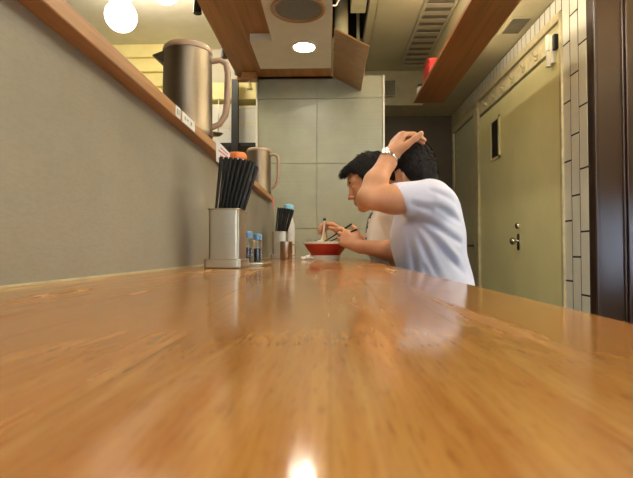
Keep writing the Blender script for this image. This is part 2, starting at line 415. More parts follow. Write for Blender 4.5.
# brown lacquered return at the corner of the entrance niche
bm = bmesh.new(); box(bm, 1.342, 1.80, 2.47, 2.519, 0, 2.34); obj('wall_entrance', bm, M['brown_lacquer'], kind=ST, bevel=0.004)
bm = bmesh.new(); box(bm, 1.342, 1.362, 2.455, 2.47, 0, 2.34); box(bm, 1.50, 1.80, 2.452, 2.47, 0, 2.34); box(bm, 1.485, 1.497, 2.460, 2.47, 0, 2.34)
obj('trim_12', bm, M['brown_lacquer'], kind=ST, bevel=0.005)
bm = bmesh.new(); box(bm, 1.75, 1.82, -1.6, 1.45, 0, 2.34); box(bm, 1.75, 1.82, 2.25, 2.452, 0, 2.34); box(bm, 1.75, 1.82, 1.45, 2.25, 0, .66); box(bm, 1.75, 1.82, 1.45, 2.25, 1.10, 2.34)
obj('wall_niche', bm, M['cream_wall'], kind=ST)
bx('window_2', (1.78, 1.786, 1.45, 2.25, .66, 1.10), M['glass'], kind=ST)

# ------------------------------------------------------------------ soffit over the counter
bx('trim_13', (-0.585, 0.012, -1.55, 3.05, 1.94, 2.79), M['soffit_wood'], kind=ST, bevel=0.002)
bm = bmesh.new()
prism(bm, [(0.008, -1.5), (0.008, 2.76), (-0.405, 2.76), (-0.405, 2.39), (-0.292, 2.39), (-0.292, -1.5)], 'Z', 1.90, 1.94)
obj('trim_14', bm, M['white_panel'], kind=ST, bevel=0.001)
bx('trim_15', (-0.59, 0.02, 3.0, 3.052, 1.925, 1.945), M['soffit_wood'], kind=ST)
# speaker
t = thing('ceiling_speaker', 'round grey ceiling speaker with a wooden ring beside the lit downlight', 'speaker', (-.138, 2.07, 1.90))
bm = bmesh.new(); lathe(bm, [(.105, 0), (.120, 0), (.122, -.006), (.116, -.010), (.104, -.008), (.100, 0)], (-.138, 2.07, 1.90), 48); obj('speaker_ring', bm, M['flap_wood'], t, smooth=True)
bm = bmesh.new(); lathe(bm, [(0, -.006), (.06, -.006), (.1045, -.003), (.1045, 0), (0, 0)], (-.138, 2.07, 1.90), 48); obj('speaker_mesh', bm, M['dark_mesh'], t, smooth=True)
# downlights
def downlight(x, y, label):
    t = thing('downlight', label, 'ceiling light', (x, y, 1.90), 'downlights in the soffit over the counter')
    bm = bmesh.new(); lathe(bm, [(.052, 0), (.070, 0), (.071, -.004), (.066, -.008), (.056, -.007), (.052, -.001)], (x, y, 1.90), 40); obj('light_rim', bm, M['white_trim'], t, smooth=True)
    bm = bmesh.new(); lathe(bm, [(0, -.007), (.052, -.004), (.056, -.001), (0, -.001)], (x, y, 1.90), 40); obj('light_lens', bm, M['lamp'], t, smooth=True)
downlight(-.133, 2.46, 'lit round downlight in the white soffit panel over the counter')
downlight(-.133, 1.80, 'added unseen downlight in the soffit beside the head-scratching man')  # unseen, added to light the men's faces and shirt fronts
downlight(-.133, 1.15, 'added unseen downlight in the soffit directly above the steel chopstick holder')  # this and the next two are unseen, added for room brightness
downlight(-.133, -0.1, 'added unseen downlight in the soffit above the camera end of the counter')
downlight(-.133, -1.1, 'added unseen downlight in the soffit nearest the street end')
# open flap
t = thing('access_flap', 'brown wooden flap hinged open along the soffit edge beside the downlight', 'hatch', (.02, 2.68, 1.93))
bm = bmesh.new(); prism(bm, [(.020, 1.937), (.193, 1.846), (.197, 1.853), (.024, 1.945)], 'Y', 2.35, 3.0); obj('flap_board', bm, M['flap_wood'], t, bevel=0.001)
for y in (2.47, 2.68, 2.9):
    bm = bmesh.new(); tube(bm, [(.019, y-.025, 1.936), (.019, y+.025, 1.936)], .006, 8); obj('hinge', bm, M['steel'], t, smooth=True)
# pipes, cable and box in the service opening
tag(bx('duct_box', (.16, .275, 3.35, 3.70, 2.69, 2.95), M['beige_metal'], bevel=0.004), 'beige metal box in the ceiling opening beside the soffit', 'box')
bm = bmesh.new(); tube(bm, [(.247, 4.15, 3.19), (.247, 4.15, 2.44), (.247, 4.34, 2.40)], .016, 12)
tag(obj('vertical_pipe', bm, M['beige_metal'], smooth=True), 'thin pale pipe running down the dark ceiling opening', 'pipe')
bm = bmesh.new(); tube(bm, [(.095, 3.9, 3.19), (.095, 3.9, 2.42), (.095, 4.3, 2.40)], [.055, .055, .055], 16)
tag(obj('duct_pipe', bm, M['beige_metal'], smooth=True), 'thick beige duct left of the thin pipe in the ceiling opening', 'pipe')
bm = bmesh.new(); tube(bm, [(.013, 2.30, 2.03), (.03, 2.34, 2.05), (.07, 2.34, 2.13), (.12, 2.40, 2.26), (.15, 2.7, 2.70)], .004, 8)
tag(obj('white_cable', bm, M['white_pl'], smooth=True), 'white cable curling up from the soffit edge into the ceiling opening', 'cable')
# ceiling grille
t = thing('air_conditioner_grille', 'long louvred air conditioner grille in the ceiling left of the hanging wooden shelf', 'vent', (.83, 3.9, 2.70))
bm = bmesh.new(); box(bm, .70, .725, 2.9, 4.77, 2.675, 2.70); box(bm, .925, .945, 2.9, 4.77, 2.675, 2.70); box(bm, .725, .925, 4.745, 4.77, 2.675, 2.70); box(bm, .725, .925, 2.9, 2.925, 2.675, 2.70)
obj('grille_frame', bm, M['grille'], t, bevel=0.003)
bx('grille_backing', (.725, .925, 2.925, 4.745, 2.69, 2.6999), M['grille_dark'], t)
bm = bmesh.new()
for k in range(15):
    y = 2.94+k*.12
    prism(bm, [(y, 2.676), (y+.075, 2.684), (y+.075, 2.688), (y, 2.680)], 'X', .725, .925)
for k in range(12):
    box(bm, .738+k*.0155, .740+k*.0155, 2.925, 4.745, 2.686, 2.689)
obj('grille_louvres', bm, M['grille'], t)
bx('trim_16', (.36, .372, -1.55, 4.92, 2.692, 2.70), M['beige_metal'], kind=ST)
# hanging shelf
t = thing('hanging_shelf', 'long reddish-brown wooden shelf hanging below the ceiling in front of the doors', 'shelf', (.86, 2.6, 2.14))
bx('shelf_board', (.735, .995, .2, 4.22, 2.14, 2.165), M['shelf_wood'], t, bevel=0.002)
for y in (.8, 2.2, 3.3, 4.1):
    for x in ((.76, .975) if y < 2.5 else (.975,)):
        bm = bmesh.new(); tube(bm, [(x, y, 2.165), (x, y, 2.70 if x < .95 else 2.34)], .004, 8); obj('hanger_rod', bm, M['steel'], t, smooth=True)
t = thing('red_box', 'red plastic tub standing on the hanging wooden shelf', 'tub', (.79, 3.75, 2.165))
bm = bmesh.new(); prism(bm, rrect(.742, .86, 3.60, 3.80, .02), 'Z', 2.1655, 2.28); obj('tub_body', bm, M['red'], t, smooth=True)
bm = bmesh.new(); prism(bm, rrect(.738, .864, 3.596, 3.804, .022), 'Z', 2.28, 2.292); obj('tub_lid', bm, M['red'], t, smooth=True)
t = thing('storage_jar', 'pale jar at the far end of the hanging wooden shelf', 'jar', (.78, 4.1, 2.165))
bm = bmesh.new(); lathe(bm, [(0, 0), (.035, 0), (.037, .01), (.037, .07), (.028, .085), (0, .085)], (.785, 4.12, 2.1655)); obj('jar_body', bm, M['white_pl'], t, smooth=True)
bm = bmesh.new(); lathe(bm, [(0, .085), (.031, .085), (.031, .105), (0, .107)], (.785, 4.12, 2.1655)); obj('jar_lid', bm, M['black'], t, smooth=True)
# small vent on lowered strip, panel on bulkhead
t = thing('ceiling_vent', 'small square dark vent in the lowered ceiling strip above the doors', 'vent', (1.236, 3.19, 2.34))
bx('vent_frame', (1.165, 1.305, 3.07, 3.31, 2.333, 2.3399), M['ceiling'], t, bevel=0.002)
bm = bmesh.new()
for k in range(8): box(bm, 1.18, 1.29, 3.09+k*.026, 3.105+k*.026, 2.329, 2.333)
box(bm, 1.18, 1.29, 3.085, 3.295, 2.331, 2.333)
obj('vent_louvres', bm, M['grille_dark'], t)
t = thing('wall_speaker', 'small dark box speaker on the beige bulkhead beyond the partition', 'speaker', (.60, 4.92, 2.5))
bx('speaker_case', (.555, .675, 4.88, 4.9295, 2.42, 2.59), M['grille'], t, bevel=0.004)
bx('speaker_front', (.565, .665, 4.876, 4.88, 2.43, 2.58), M['grille_dark'], t)

# ------------------------------------------------------------------ kitchen behind the ledge
t = thing('globe_lamp', 'round glowing globe lamp hanging in the kitchen behind the ledge', 'lamp', (-.96, 2.2, 2.44), 'kitchen globe lamps')
def globe(x, y, z, r, t, gm='globe'):
    bm = bmesh.new(); sphere(bm, (x, y, z), r, 28, 18); obj('lamp_globe', bm, M[gm], t, smooth=True)
    bm = bmesh.new(); lathe(bm, [(0, 0), (.028, 0), (.032, .02), (.032, .055), (0, .055)], (x, y, z+r-.008)); obj('lamp_holder', bm, M['grille'], t, smooth=True)
    if 2.44-(z+r+.04) > .01:
        bm = bmesh.new(); tube(bm, [(x, y, z+r+.04), (x, y, 2.44)], .006, 8); obj('lamp_stem', bm, M['grille'], t, smooth=True)
globe(-.980, 2.2, 1.942, .072, t)
t = thing('globe_lamp', 'added globe lamp brightening the kitchen ceiling, left of the round one', 'lamp', (-1.22, 2.72, 2.44), 'kitchen globe lamps'); globe(-1.22, 2.72, 2.345, .072, t, 'globe_fill')  # unseen globe, with the next one added to brighten the kitchen ceiling
t = thing('globe_lamp', 'added globe lamp brightening the kitchen ceiling, right of the round one', 'lamp', (-.95, 2.72, 2.44), 'kitchen globe lamps'); globe(-.95, 2.72, 2.345, .072, t, 'globe_fill')
t = thing('slatted_panel', 'pale yellow overlapping boards at the top of the kitchen wall', 'panel', (-1.6, 3.6, 1.9))
for k in range(5):
    zt = 2.437-.112*k
    bm = bmesh.new(); prism(bm, [(3.60, zt-.112), (3.60, zt-.108), (3.63, zt), (3.749, zt), (3.749, zt-.112)], 'X', -2.6, -1.105); obj('board', bm, M['yellow'], t, bevel=0.001)
t = thing('lit_shelf', 'pale yellow shelf front across the kitchen behind the pitcher handle', 'shelf', (-.75, 3.6, 2.0))
bx('shelf_front', (-1.10, -.475, 3.45, 3.47, 1.945, 2.07), M['yellow'], t, bevel=0.002)
bx('shelf_board', (-1.10, -.475, 3.47, 3.749, 1.945, 1.965), M['yellow'], t)
t = thing('kitchen_rack', 'steel kitchen rack with dark post seen behind the near pitcher handle', 'rack', (-.8, 3.55, .9))
bx('rack_shelf', (-1.5, -.475, 3.40, 3.74, 1.59, 1.615), M['black'], t)
bx('rack_shelf', (-1.5, -.475, 3.40, 3.74, 1.15, 1.17), M['steel'], t)
bx('rack_post', (-.698, -.652, 3.36, 3.40, 0, 2.06), M['black'], t)
bx('rack_post', (-1.50, -1.47, 3.38, 3.42, 0, 2.06), M['steel'], t)
def tub(x, y, z, w_, dpt, h, label, m=M['white_pl']):
    t = thing('food_container', label, 'container', (x, y, z), 'containers on the kitchen rack')
    bm = bmesh.new(); prism(bm, rrect(x-w_/2, x+w_/2, y-dpt/2, y+dpt/2, .015), 'Z', z, z+h*.82); obj('container_body', bm, m, t, smooth=True)
    bm = bmesh.new(); prism(bm, rrect(x-w_/2-.004, x+w_/2+.004, y-dpt/2-.004, y+dpt/2+.004, .018), 'Z', z+h*.82, z+h); obj('container_lid', bm, M['white_trim'], t, smooth=True)
tub(-.81, 3.55, 1.616, .20, .20, .14, 'white lidded container low on the rack left of the dark post')
tub(-.81, 3.55, 1.757, .20, .20, .15, 'white lidded container stacked on another left of the dark post')
tub(-.575, 3.55, 1.616, .17, .20, .16, 'white lidded container low on the rack right of the dark post')
tub(-.585, 3.55, 1.777, .15, .20, .12, 'white lidded container stacked on another right of the dark post')
t = thing('soup_ladle', 'steel ladle hanging on the kitchen rack behind the pitcher handle', 'ladle', (-.80, 3.33, 1.66))
bm = bmesh.new(); lathe(bm, [(0, -.02), (.025, -.016), (.043, .0), (.045, .004), (.041, .002), (.024, -.012), (0, -.015)], (-.79, 3.3, 1.655)); obj('ladle_cup', bm, M['steel'], t, smooth=True)
bm = bmesh.new(); tube(bm, [(-.79, 3.342, 1.66), (-.79, 3.36, 1.72), (-.79, 3.365, 1.90), (-.79, 3.378, 1.93), (-.79, 3.385, 1.90)], .004, 8); obj('ladle_handle', bm, M['steel'], t, smooth=True)
t = thing('hanging_bell', 'small yellowish bell hanging under the far end of the soffit', 'bell', (-.50, 2.95, 1.93))
bm = bmesh.new(); lathe(bm, [(.004, .045), (.010, .04), (.014, .02), (.020, .003), (.018, 0), (.010, .018), (.004, .03)], (-.497, 2.93, 1.838)); obj('bell_body', bm, M['yellow'], t, smooth=True)
bm = bmesh.new(); tube(bm, [(-.497, 2.93, 1.875), (-.497, 2.93, 1.94)], .005, 8); obj('bell_cord', bm, M['grille'], t, smooth=True)
bx('bell_block', (-.54, -.45, 2.90, 2.97, 1.895, 1.9395), M['soffit_wood'], t, bevel=0.006)
for x, y, z, l in ((-.61, 2.17, 1.965, 'black spot lamp on the kitchen side of the soffit near the ceiling lamps'), (-.61, 2.73, 1.985, 'black spot lamp on the kitchen side of the soffit above the far pitcher')):
    t = thing('spot_lamp', l, 'lamp', (x, y, z), 'spot lamps on the soffit side')
    bm = bmesh.new(); tube(bm, [(x, y, z-.03), (x, y, z+.035)], [.020, .016], 16); obj('spot_body', bm, M['black'], t, smooth=True)
    bx('spot_bracket', (x+.014, -.5855, y-.008, y+.008, z-.005, z+.012), M['black'], t)
tag(bx('blue_clip', (-.60, -.586, 2.97, 3.0, 1.95, 1.99), M['blue'], bevel=0.003), 'small blue clip on the kitchen side of the soffit at its far end', 'clip')
# worktop and its back counter on the cook's side
t = thing('kitchen_worktop', 'steel kitchen worktop behind the grey low wall', 'worktop', (-.8, 1.2, 0))
bx('worktop_body', (-1.10, -.421, -1.0, 2.9, 0, .82), M['steel'], t); bx('worktop_top', (-1.12, -.421, -1.0, 2.9, .82, .85), M['steel'], t)

# ------------------------------------------------------------------ counter and ledge
t = thing('counter', 'long varnished oak counter running along the grey low wall', 'counter', (-.09, 1.0, 0))
bx('counter_top', (-.349, .17, -.9, 2.992, .758, .80), M['counter'], t, bevel=0.004)
bx('counter_rail', (-.349, -.30, -.9, 2.99, .70, .757), M['soffit_wood'], t)
for y in (-.5, .9, 2.4):
    bm = bmesh.new(); prism(bm, [(-.349, .757), (-.349, .52), (-.33, .52), (.08, .73), (.08, .757)], 'Y', y, y+.03); obj('counter_bracket', bm, M['soffit_wood'], t)
bx('ledge', (-.62, -.322, -1.2, 2.76, 1.1205, 1.146), M['ledge_wood'], bevel=0.002)
tag(bpy.data.objects['ledge'], 'raised brown wooden ledge on top of the grey low wall', 'ledge')
# price stickers and cards on the ledge edge
def sticker(y0, y1, z0, z1, label, marks):
    t = thing('sticker', label, 'sticker', (-.322, y0, z0), 'stickers on the ledge edge')
    bx('sticker_paper', (-.3218, -.3208, y0, y1, z0, z1), M['white_pl'], t)
    bm = bmesh.new()
    for a, b_, c, d in marks: box(bm, -.3208, -.3205, a, b_, c, d)
    obj('sticker_print', bm, M['grey_print'], t)
sticker(.985, 1.015, 1.122, 1.145, 'narrow white sticker on the ledge edge in front of the near pitcher', [(.993, .998, 1.128, 1.14), (1.003, 1.007, 1.128, 1.14)])
sticker(1.03, 1.125, 1.122, 1.145, 'long white sticker with small grey print on the ledge edge', [(1.045, 1.052, 1.130, 1.138), (1.06, 1.075, 1.133, 1.136), (1.09, 1.10, 1.130, 1.138)])
t = thing('menu_card', 'white card with pink print hanging off the ledge above the chopsticks', 'card', (-.32, 1.37, 1.1))
bm = bmesh.new(); q = [(-.3205, 1.330, 1.154), (-.284, 1.350, 1.116), (-.290, 1.345, 1.082), (-.319, 1.332, 1.090)]
v = [bm.verts.new(p) for p in q]; v2 = [bm.verts.new((p[0]+.0015, p[1]-.0006, p[2])) for p in q]
bm.faces.new(v); bm.faces.new(v2[::-1])
for k in range(4): bm.faces.new((v[k], v[(k+1) % 4], v2[(k+1) % 4], v2[k]))
obj('card_paper', bm, M['white_pl'], t)
bm = bmesh.new()
for k in range(4):
    f = .18+.2*k
    a = [Vector(q[0]).lerp(Vector(q[3]), f), Vector(q[1]).lerp(Vector(q[2]), f), Vector(q[1]).lerp(Vector(q[2]), f+.08), Vector(q[0]).lerp(Vector(q[3]), f+.08)]
    e = .15 if k % 2 else .3
    a2 = [a[0].lerp(a[1], e), a[0].lerp(a[1], 1-e*.5), a[3].lerp(a[2], 1-e*.5), a[3].lerp(a[2], e)]
    bm.faces.new([bm.verts.new(p+Vector((.0022, -.0008, 0))) for p in a2])
obj('card_print', bm, M['red_print'], t)
tag(bx('price_tag', (-.3215, -.319, 2.66, 2.72, 1.075, 1.144), M['red_print'], bevel=0.0005), 'pinkish tag on the ledge edge by the far chopsticks', 'tag')

# pitchers
def pitcher(y, rot, label, s=1.0):
    t = thing('water_pitcher', label, 'pitcher', (-.385, y, 1.146), 'steel water pitchers on the ledge')
    R, H = .066*s, .245*s
    bm = bmesh.new(); lathe(bm, [(0, .0005), (R*1.0, .0005), (R*1.03, .006), (R*1.03, .014), (R*1.0, .02), (R*.99, H*.5), (R*.96, H*.93), (0, H*.93)], n=48)
    parts = [obj('pitcher_body', bm, M['pitcher'], smooth=True)]
    bm = bmesh.new(); lathe(bm, [(0, H*.93), (R*.985, H*.93), (R*1.0, H*.95), (R*.98, H*.975), (R*.90, H*1.0), (R*.4, H*1.015), (0, H*1.018)], n=48)
    parts.append(obj('pitcher_lid', bm, M['handle'], smooth=True))
    bm = bmesh.new(); tube(bm, [(R*.9, 0, H*.86), (R*1.30, 0, H*.88), (R*1.55, 0, H*.84), (R*1.62, 0, H*.74), (R*1.60, 0, H*.42), (R*1.52, 0, H*.26), (R*1.28, 0, H*.16), (R*.95, 0, H*.12)], [.008*s, .008*s, .009*s, .009*s, .009*s, .009*s, .008*s, .008*s], 12)
    parts.append(obj('pitcher_handle', bm, M['handle'], smooth=True))
    bm = bmesh.new()   # spout
    v = [bm.verts.new(p) for p in ((-R*.9, -.022, H*.78), (-R*.9, .022, H*.78), (-R*.9, .022, H*.925), (-R*.9, -.022, H*.925), (-R*1.42, -.004, H*.90), (-R*1.42, .004, H*.90))]
    for f in ((0, 3, 4), (1, 5, 2), (3, 2, 5, 4), (0, 4, 5, 1), (0, 1, 2, 3)): bm.faces.new([v[i] for i in f])
    parts.append(obj('pitcher_spout', bm, M['pitcher']))
    for p in parts: p.parent = t
    t.rotation_euler = (0, 0, rot)
    return t
pitcher(1.28, math.radians(8), 'large worn steel water pitcher standing on the ledge nearest the viewer')
pitcher(2.58, math.radians(-4), 'steel water pitcher on the far end of the ledge behind the black chopsticks')
# orange lidded jar on ledge
t = thing('orange_jar', 'orange lidded jar on the ledge behind the near chopsticks', 'jar', (-.395, 2.03, 1.146))
bm = bmesh.new(); lathe(bm, [(0, .0005), (.036, .0005), (.038, .008), (.038, .075), (.034, .085), (0, .085)], (-.395, 2.03, 1.146)); obj('jar_body', bm, M['white_pl'], t, smooth=True)
bm = bmesh.new(); lathe(bm, [(0, .085), (.040, .085), (.041, .100), (.034, .112), (0, .115)], (-.395, 2.03, 1.146)); obj('jar_lid', bm, M['orange'], t, smooth=True)

# ------------------------------------------------------------------ chopstick holders
stick_protos = {}
def holder(x0, x1, y0, y1, label):
    t = thing('chopstick_holder', label, 'holder', ((x0+x1)/2, (y0+y1)/2, .80), 'steel chopstick holders')
    bm = bmesh.new(); h = .937; wt = .0015
    outer = rrect(x0, x1, y0, y1, .007); inner = rrect(x0+wt, x1-wt, y0+wt, y1-wt, .006)
    n = len(outer); z0_, z1_ = .8215, h
    A = [bm.verts.new((a, b_, z0_)) for a, b_ in outer]; B = [bm.verts.new((a, b_, z1_)) for a, b_ in outer]
    D = [bm.verts.new((a, b_, z1_)) for a, b_ in inner]; E = [bm.verts.new((a, b_, z0_+.002)) for a, b_ in inner]
    for k in range(n):
        k2 = (k+1) % n
        bm.faces.new((A[k], A[k2], B[k2], B[k])); bm.faces.new((B[k], B[k2], D[k2], D[k])); bm.faces.new((D[k], D[k2], E[k2], E[k]))
    bm.faces.new(A[::-1]); bm.faces.new(E)
    obj('holder_box', bm, M['steel'], t, smooth=True)
    bm = bmesh.new(); prism(bm, rrect(x0-.009, x1+.006, y0-.009, y1+.009, .008), 'Z', .8005, .8215); obj('holder_base', bm, M['steel'], t, smooth=True, bevel=0.002)
    bm = bmesh.new()
    pts = [(a, b_, h) for a, b_ in rrect(x0-.001, x1+.001, y0-.001, y1+.001, .008)]; tube(bm, pts+[pts[0], pts[1]], .002, 8, False); obj('holder_rim', bm, M['steel'], t, smooth=True)
    return t
def chopsticks(x0, x1, y0, y1, nx, ny, where, grp):
    for j in range(ny):
        for i in range(nx):
            fx, fy = i/(nx-1), j/(ny-1)
            r = .0042
            L = .236+random.uniform(-.003, .003)
            lean = .024+.044*fx+random.uniform(-.0006, .0006)
            bx_, by_ = x0+.007+(x1-x0-.018)*fx-lean*.485+.003*fx+.009*(1-fx)+(.003 if j % 2 else 0), y0+.010+(y1-y0-.020)*fy
            top = Vector((bx_+lean, by_+random.uniform(-.002, .002)+(fy-.5)*.008, 0)); top.z = .826+math.sqrt(L*L-lean*lean)
            base = Vector((bx_, by_, .8245))
            if 'p' not in stick_protos:
                bm = bmesh.new(); tube(bm, [(0, 0, 0), (0, 0, .08), (0, 0, .234), (0, 0, .236)], [.0017, .0023, .0046, .0040], 8)
                o = obj('chopstick', bm, M['black_stick'], smooth=True); stick_protos['p'] = o
            else:
                o = stick_protos['p'].copy(); C.objects.link(o)
            o.location = base; o.rotation_mode = 'QUATERNION'
            o.rotation_quaternion = Vector((0, 0, 1)).rotation_difference((top-base).normalized())
            tag(o, 'black lacquered chopstick standing among others in the %s steel holder' % where, 'chopstick', grp)
holder(-.281, -.211, 1.10, 1.21, 'rectangular steel chopstick holder on the counter nearest the viewer')
chopsticks(-.281, -.211, 1.10, 1.21, 7, 5, 'near', 'black chopsticks in the near holder')
holder(-.288, -.218, 2.40, 2.51, 'rectangular steel chopstick holder further along, behind the copper-toned cup')
chopsticks(-.288, -.218, 2.40, 2.51, 7, 3, 'far', 'black chopsticks in the far holder')
# blue packet
bm = bmesh.new(); 
for k in range(3): sphere(bm, (-.232+.012*k, 2.555+.008*k, .915), .016, 10, 6, (1, .6, 1))
bm.free()
t = thing('blue_bottle', 'light blue topped bottle standing behind the far chopsticks', 'bottle', (-.235, 2.58, .80))
bm = bmesh.new(); lathe(bm, [(0, .0005), (.030, .0005), (.032, .01), (.032, .18), (.020, .225), (.018, .24), (0, .24)], (-.222, 2.58, .80)); obj('bottle_body', bm, M['white_pl'], t, smooth=True)
bm = bmesh.new(); lathe(bm, [(0, .24), (.026, .24), (.028, .252), (.026, .285), (.018, .292), (0, .293)], (-.222, 2.58, .80)); obj('bottle_cap', bm, M['blue_paper'], t, smooth=True)
# cup
t = thing('steel_cup', 'small copper-toned steel cup in front of the far chopstick holder', 'cup', (-.205, 2.33, .80))
bm = bmesh.new(); lathe(bm, [(0, .0005), (.027, .0005), (.029, .004), (.031, .086), (.0295, .086), (.0275, .006), (0, .005)], (-.213, 2.33, .80)); obj('cup_body', bm, M['copper_cup'], t, smooth=True)
bm = bmesh.new(); tube(bm, [(-.184, 2.33, .872), (-.168, 2.33, .870), (-.163, 2.33, .845), (-.170, 2.33, .820), (-.185, 2.33, .816)], .0032, 8); obj('cup_handle', bm, M['copper_cup'], t, smooth=True)
# spice tray and bottles
t = thing('spice_tray', 'low steel tray holding the spice bottles beside the near chopstick holder', 'tray', (-.21, 1.33, .80))
bm = bmesh.new(); prism(bm, rrect(-.247, -.175, 1.245, 1.42, .012), 'Z', .8005, .803); obj('tray_base', bm, M['steel'], t)
bm = bmesh.new(); pts = [(a, b_, .806) for a, b_ in rrect(-.247, -.175, 1.245, 1.42, .012)]; tube(bm, pts+[pts[0], pts[1]], .0028, 8, False); obj('tray_rim', bm, M['steel'], t, smooth=True)
def spice(x, y, h, fill, label):
    t = thing('spice_bottle', label, 'bottle', (x, y, .8035), 'blue-capped spice bottles')
    bm = bmesh.new(); lathe(bm, [(0, 0), (.0125, 0), (.0135, .003), (.0135, h*.74), (.010, h*.8), (.0085, h*.8), (.0115, h*.73), (.0115, .004), (0, .003)], (x, y, .8035), 20); obj('bottle_glass', bm, M['glass'], t, smooth=True)
    bm = bmesh.new(); lathe(bm, [(0, .0035), (.011, .0045), (.011, h*.5), (0, h*.52)], (x, y, .8035), 18); obj('bottle_contents', bm, fill, t, smooth=True)
    bm = bmesh.new(); lathe(bm, [(0, h*.79), (.0125, h*.79), (.0125, h*.97), (.010, h), (0, h)], (x, y, .8035), 20); obj('bottle_cap', bm, M['blue'], t, smooth=True)
spice(-.236, 1.275, .092, M['chili'], 'blue-capped spice bottle with red powder beside the holder')
spice(-.229, 1.335, .092, M['pepper'], 'blue-capped spice bottle with dark pepper, middle of the three')
spice(-.208, 1.375, .086, M['pepper'], 'blue-capped spice bottle at the right end of the tray')

# ------------------------------------------------------------------ ramen bowl and things around it
BX, BY = -.020, 2.23
t = thing('ramen_bowl', 'red ramen bowl with white rim and foot in front of the eating man', 'bowl', (BX, BY, .80))
bm = bmesh.new(); lathe(bm, [(.060, .018), (.066, .020), (.088, .050), (.102, .073), (.1005, .074), (.085, .053), (.060, .026), (0, .024), (0, .020), (.050, .018)], (BX, BY, .80), 48); obj('bowl_body', bm, M['bowl_red'], t, smooth=True)
bm = bmesh.new(); lathe(bm, [(.100, .071), (.1035, .072), (.1055, .076), (.1055, .081), (.103, .082), (.1005, .076)], (BX, BY, .80), 48); obj('bowl_rim', bm, M['bowl_white'], t, smooth=True)
bm = bmesh.new(); lathe(bm, [(.062, .0003), (.064, .001), (.0665, .020), (.060, .021), (.056, .003), (.056, .0003)], (BX, BY, .80), 48); obj('bowl_foot', bm, M['bowl_white'], t, smooth=True)
bm = bmesh.new(); lathe(bm, [(0, .062), (.090, .062), (.090, .060), (0, .060)], (BX, BY, .80), 40); obj('broth', bm, M['broth'], t, smooth=True)
bm = bmesh.new()
for k in range(26):
    a0 = random.uniform(0, 2*PI); r0 = random.uniform(.01, .055); cx, cy = BX+random.uniform(-.02, .02), BY+random.uniform(-.02, .02)
    tube(bm, [(cx+r0*math.cos(a0+q*.5), cy+r0*math.sin(a0+q*.5), .8635+.004*math.sin(q*1.3+k)) for q in range(9)], .0018, 6)
for k in range(4):
    tube(bm, [(BX-.012+.004*k, BY-.01, .866), (BX-.013+.004*k, BY-.012, .90), (BX-.010+.003*k, BY-.01, .925)], .0017, 6)
n_ = obj('noodles', bm, M['noodle'], smooth=True); n_['kind'] = 'stuff'; tag(n_, 'pale noodles in the red bowl with a few strands lifted', 'noodles')
# water glass behind the bowl
bm = bmesh.new(); lathe(bm, [(0, .0005), (.026, .0005), (.033, .10), (.0315, .10), (.0250, .006), (0, .006)], (-.083, 2.37, .80), 28)
tag(obj('water_glass', bm, M['glass'], smooth=True), 'clear water glass on the counter behind the red bowl', 'glass')
# crumpled tissue
bm = bmesh.new(); sphere(bm, (0, 0, 0), 1, 22, 14)
for v in bm.verts:
    p = v.co.normalized(); f = .55+.45*abs(math.sin(5*p.x+3*p.y*p.z))*abs(math.cos(4*p.y-2*p.z+1))+.25*math.sin(9*p.x*p.y+7*p.z)
    v.co = Vector((p.x*f*.026-.098, p.y*f*.022+2.11, .8005+(p.z*f+.85)*.012))
    v.co.z = max(v.co.z, .8005)
tag(obj('crumpled_tissue', bm, M['tissue']), 'small crumpled white tissue on the counter left of the bowl', 'tissue')

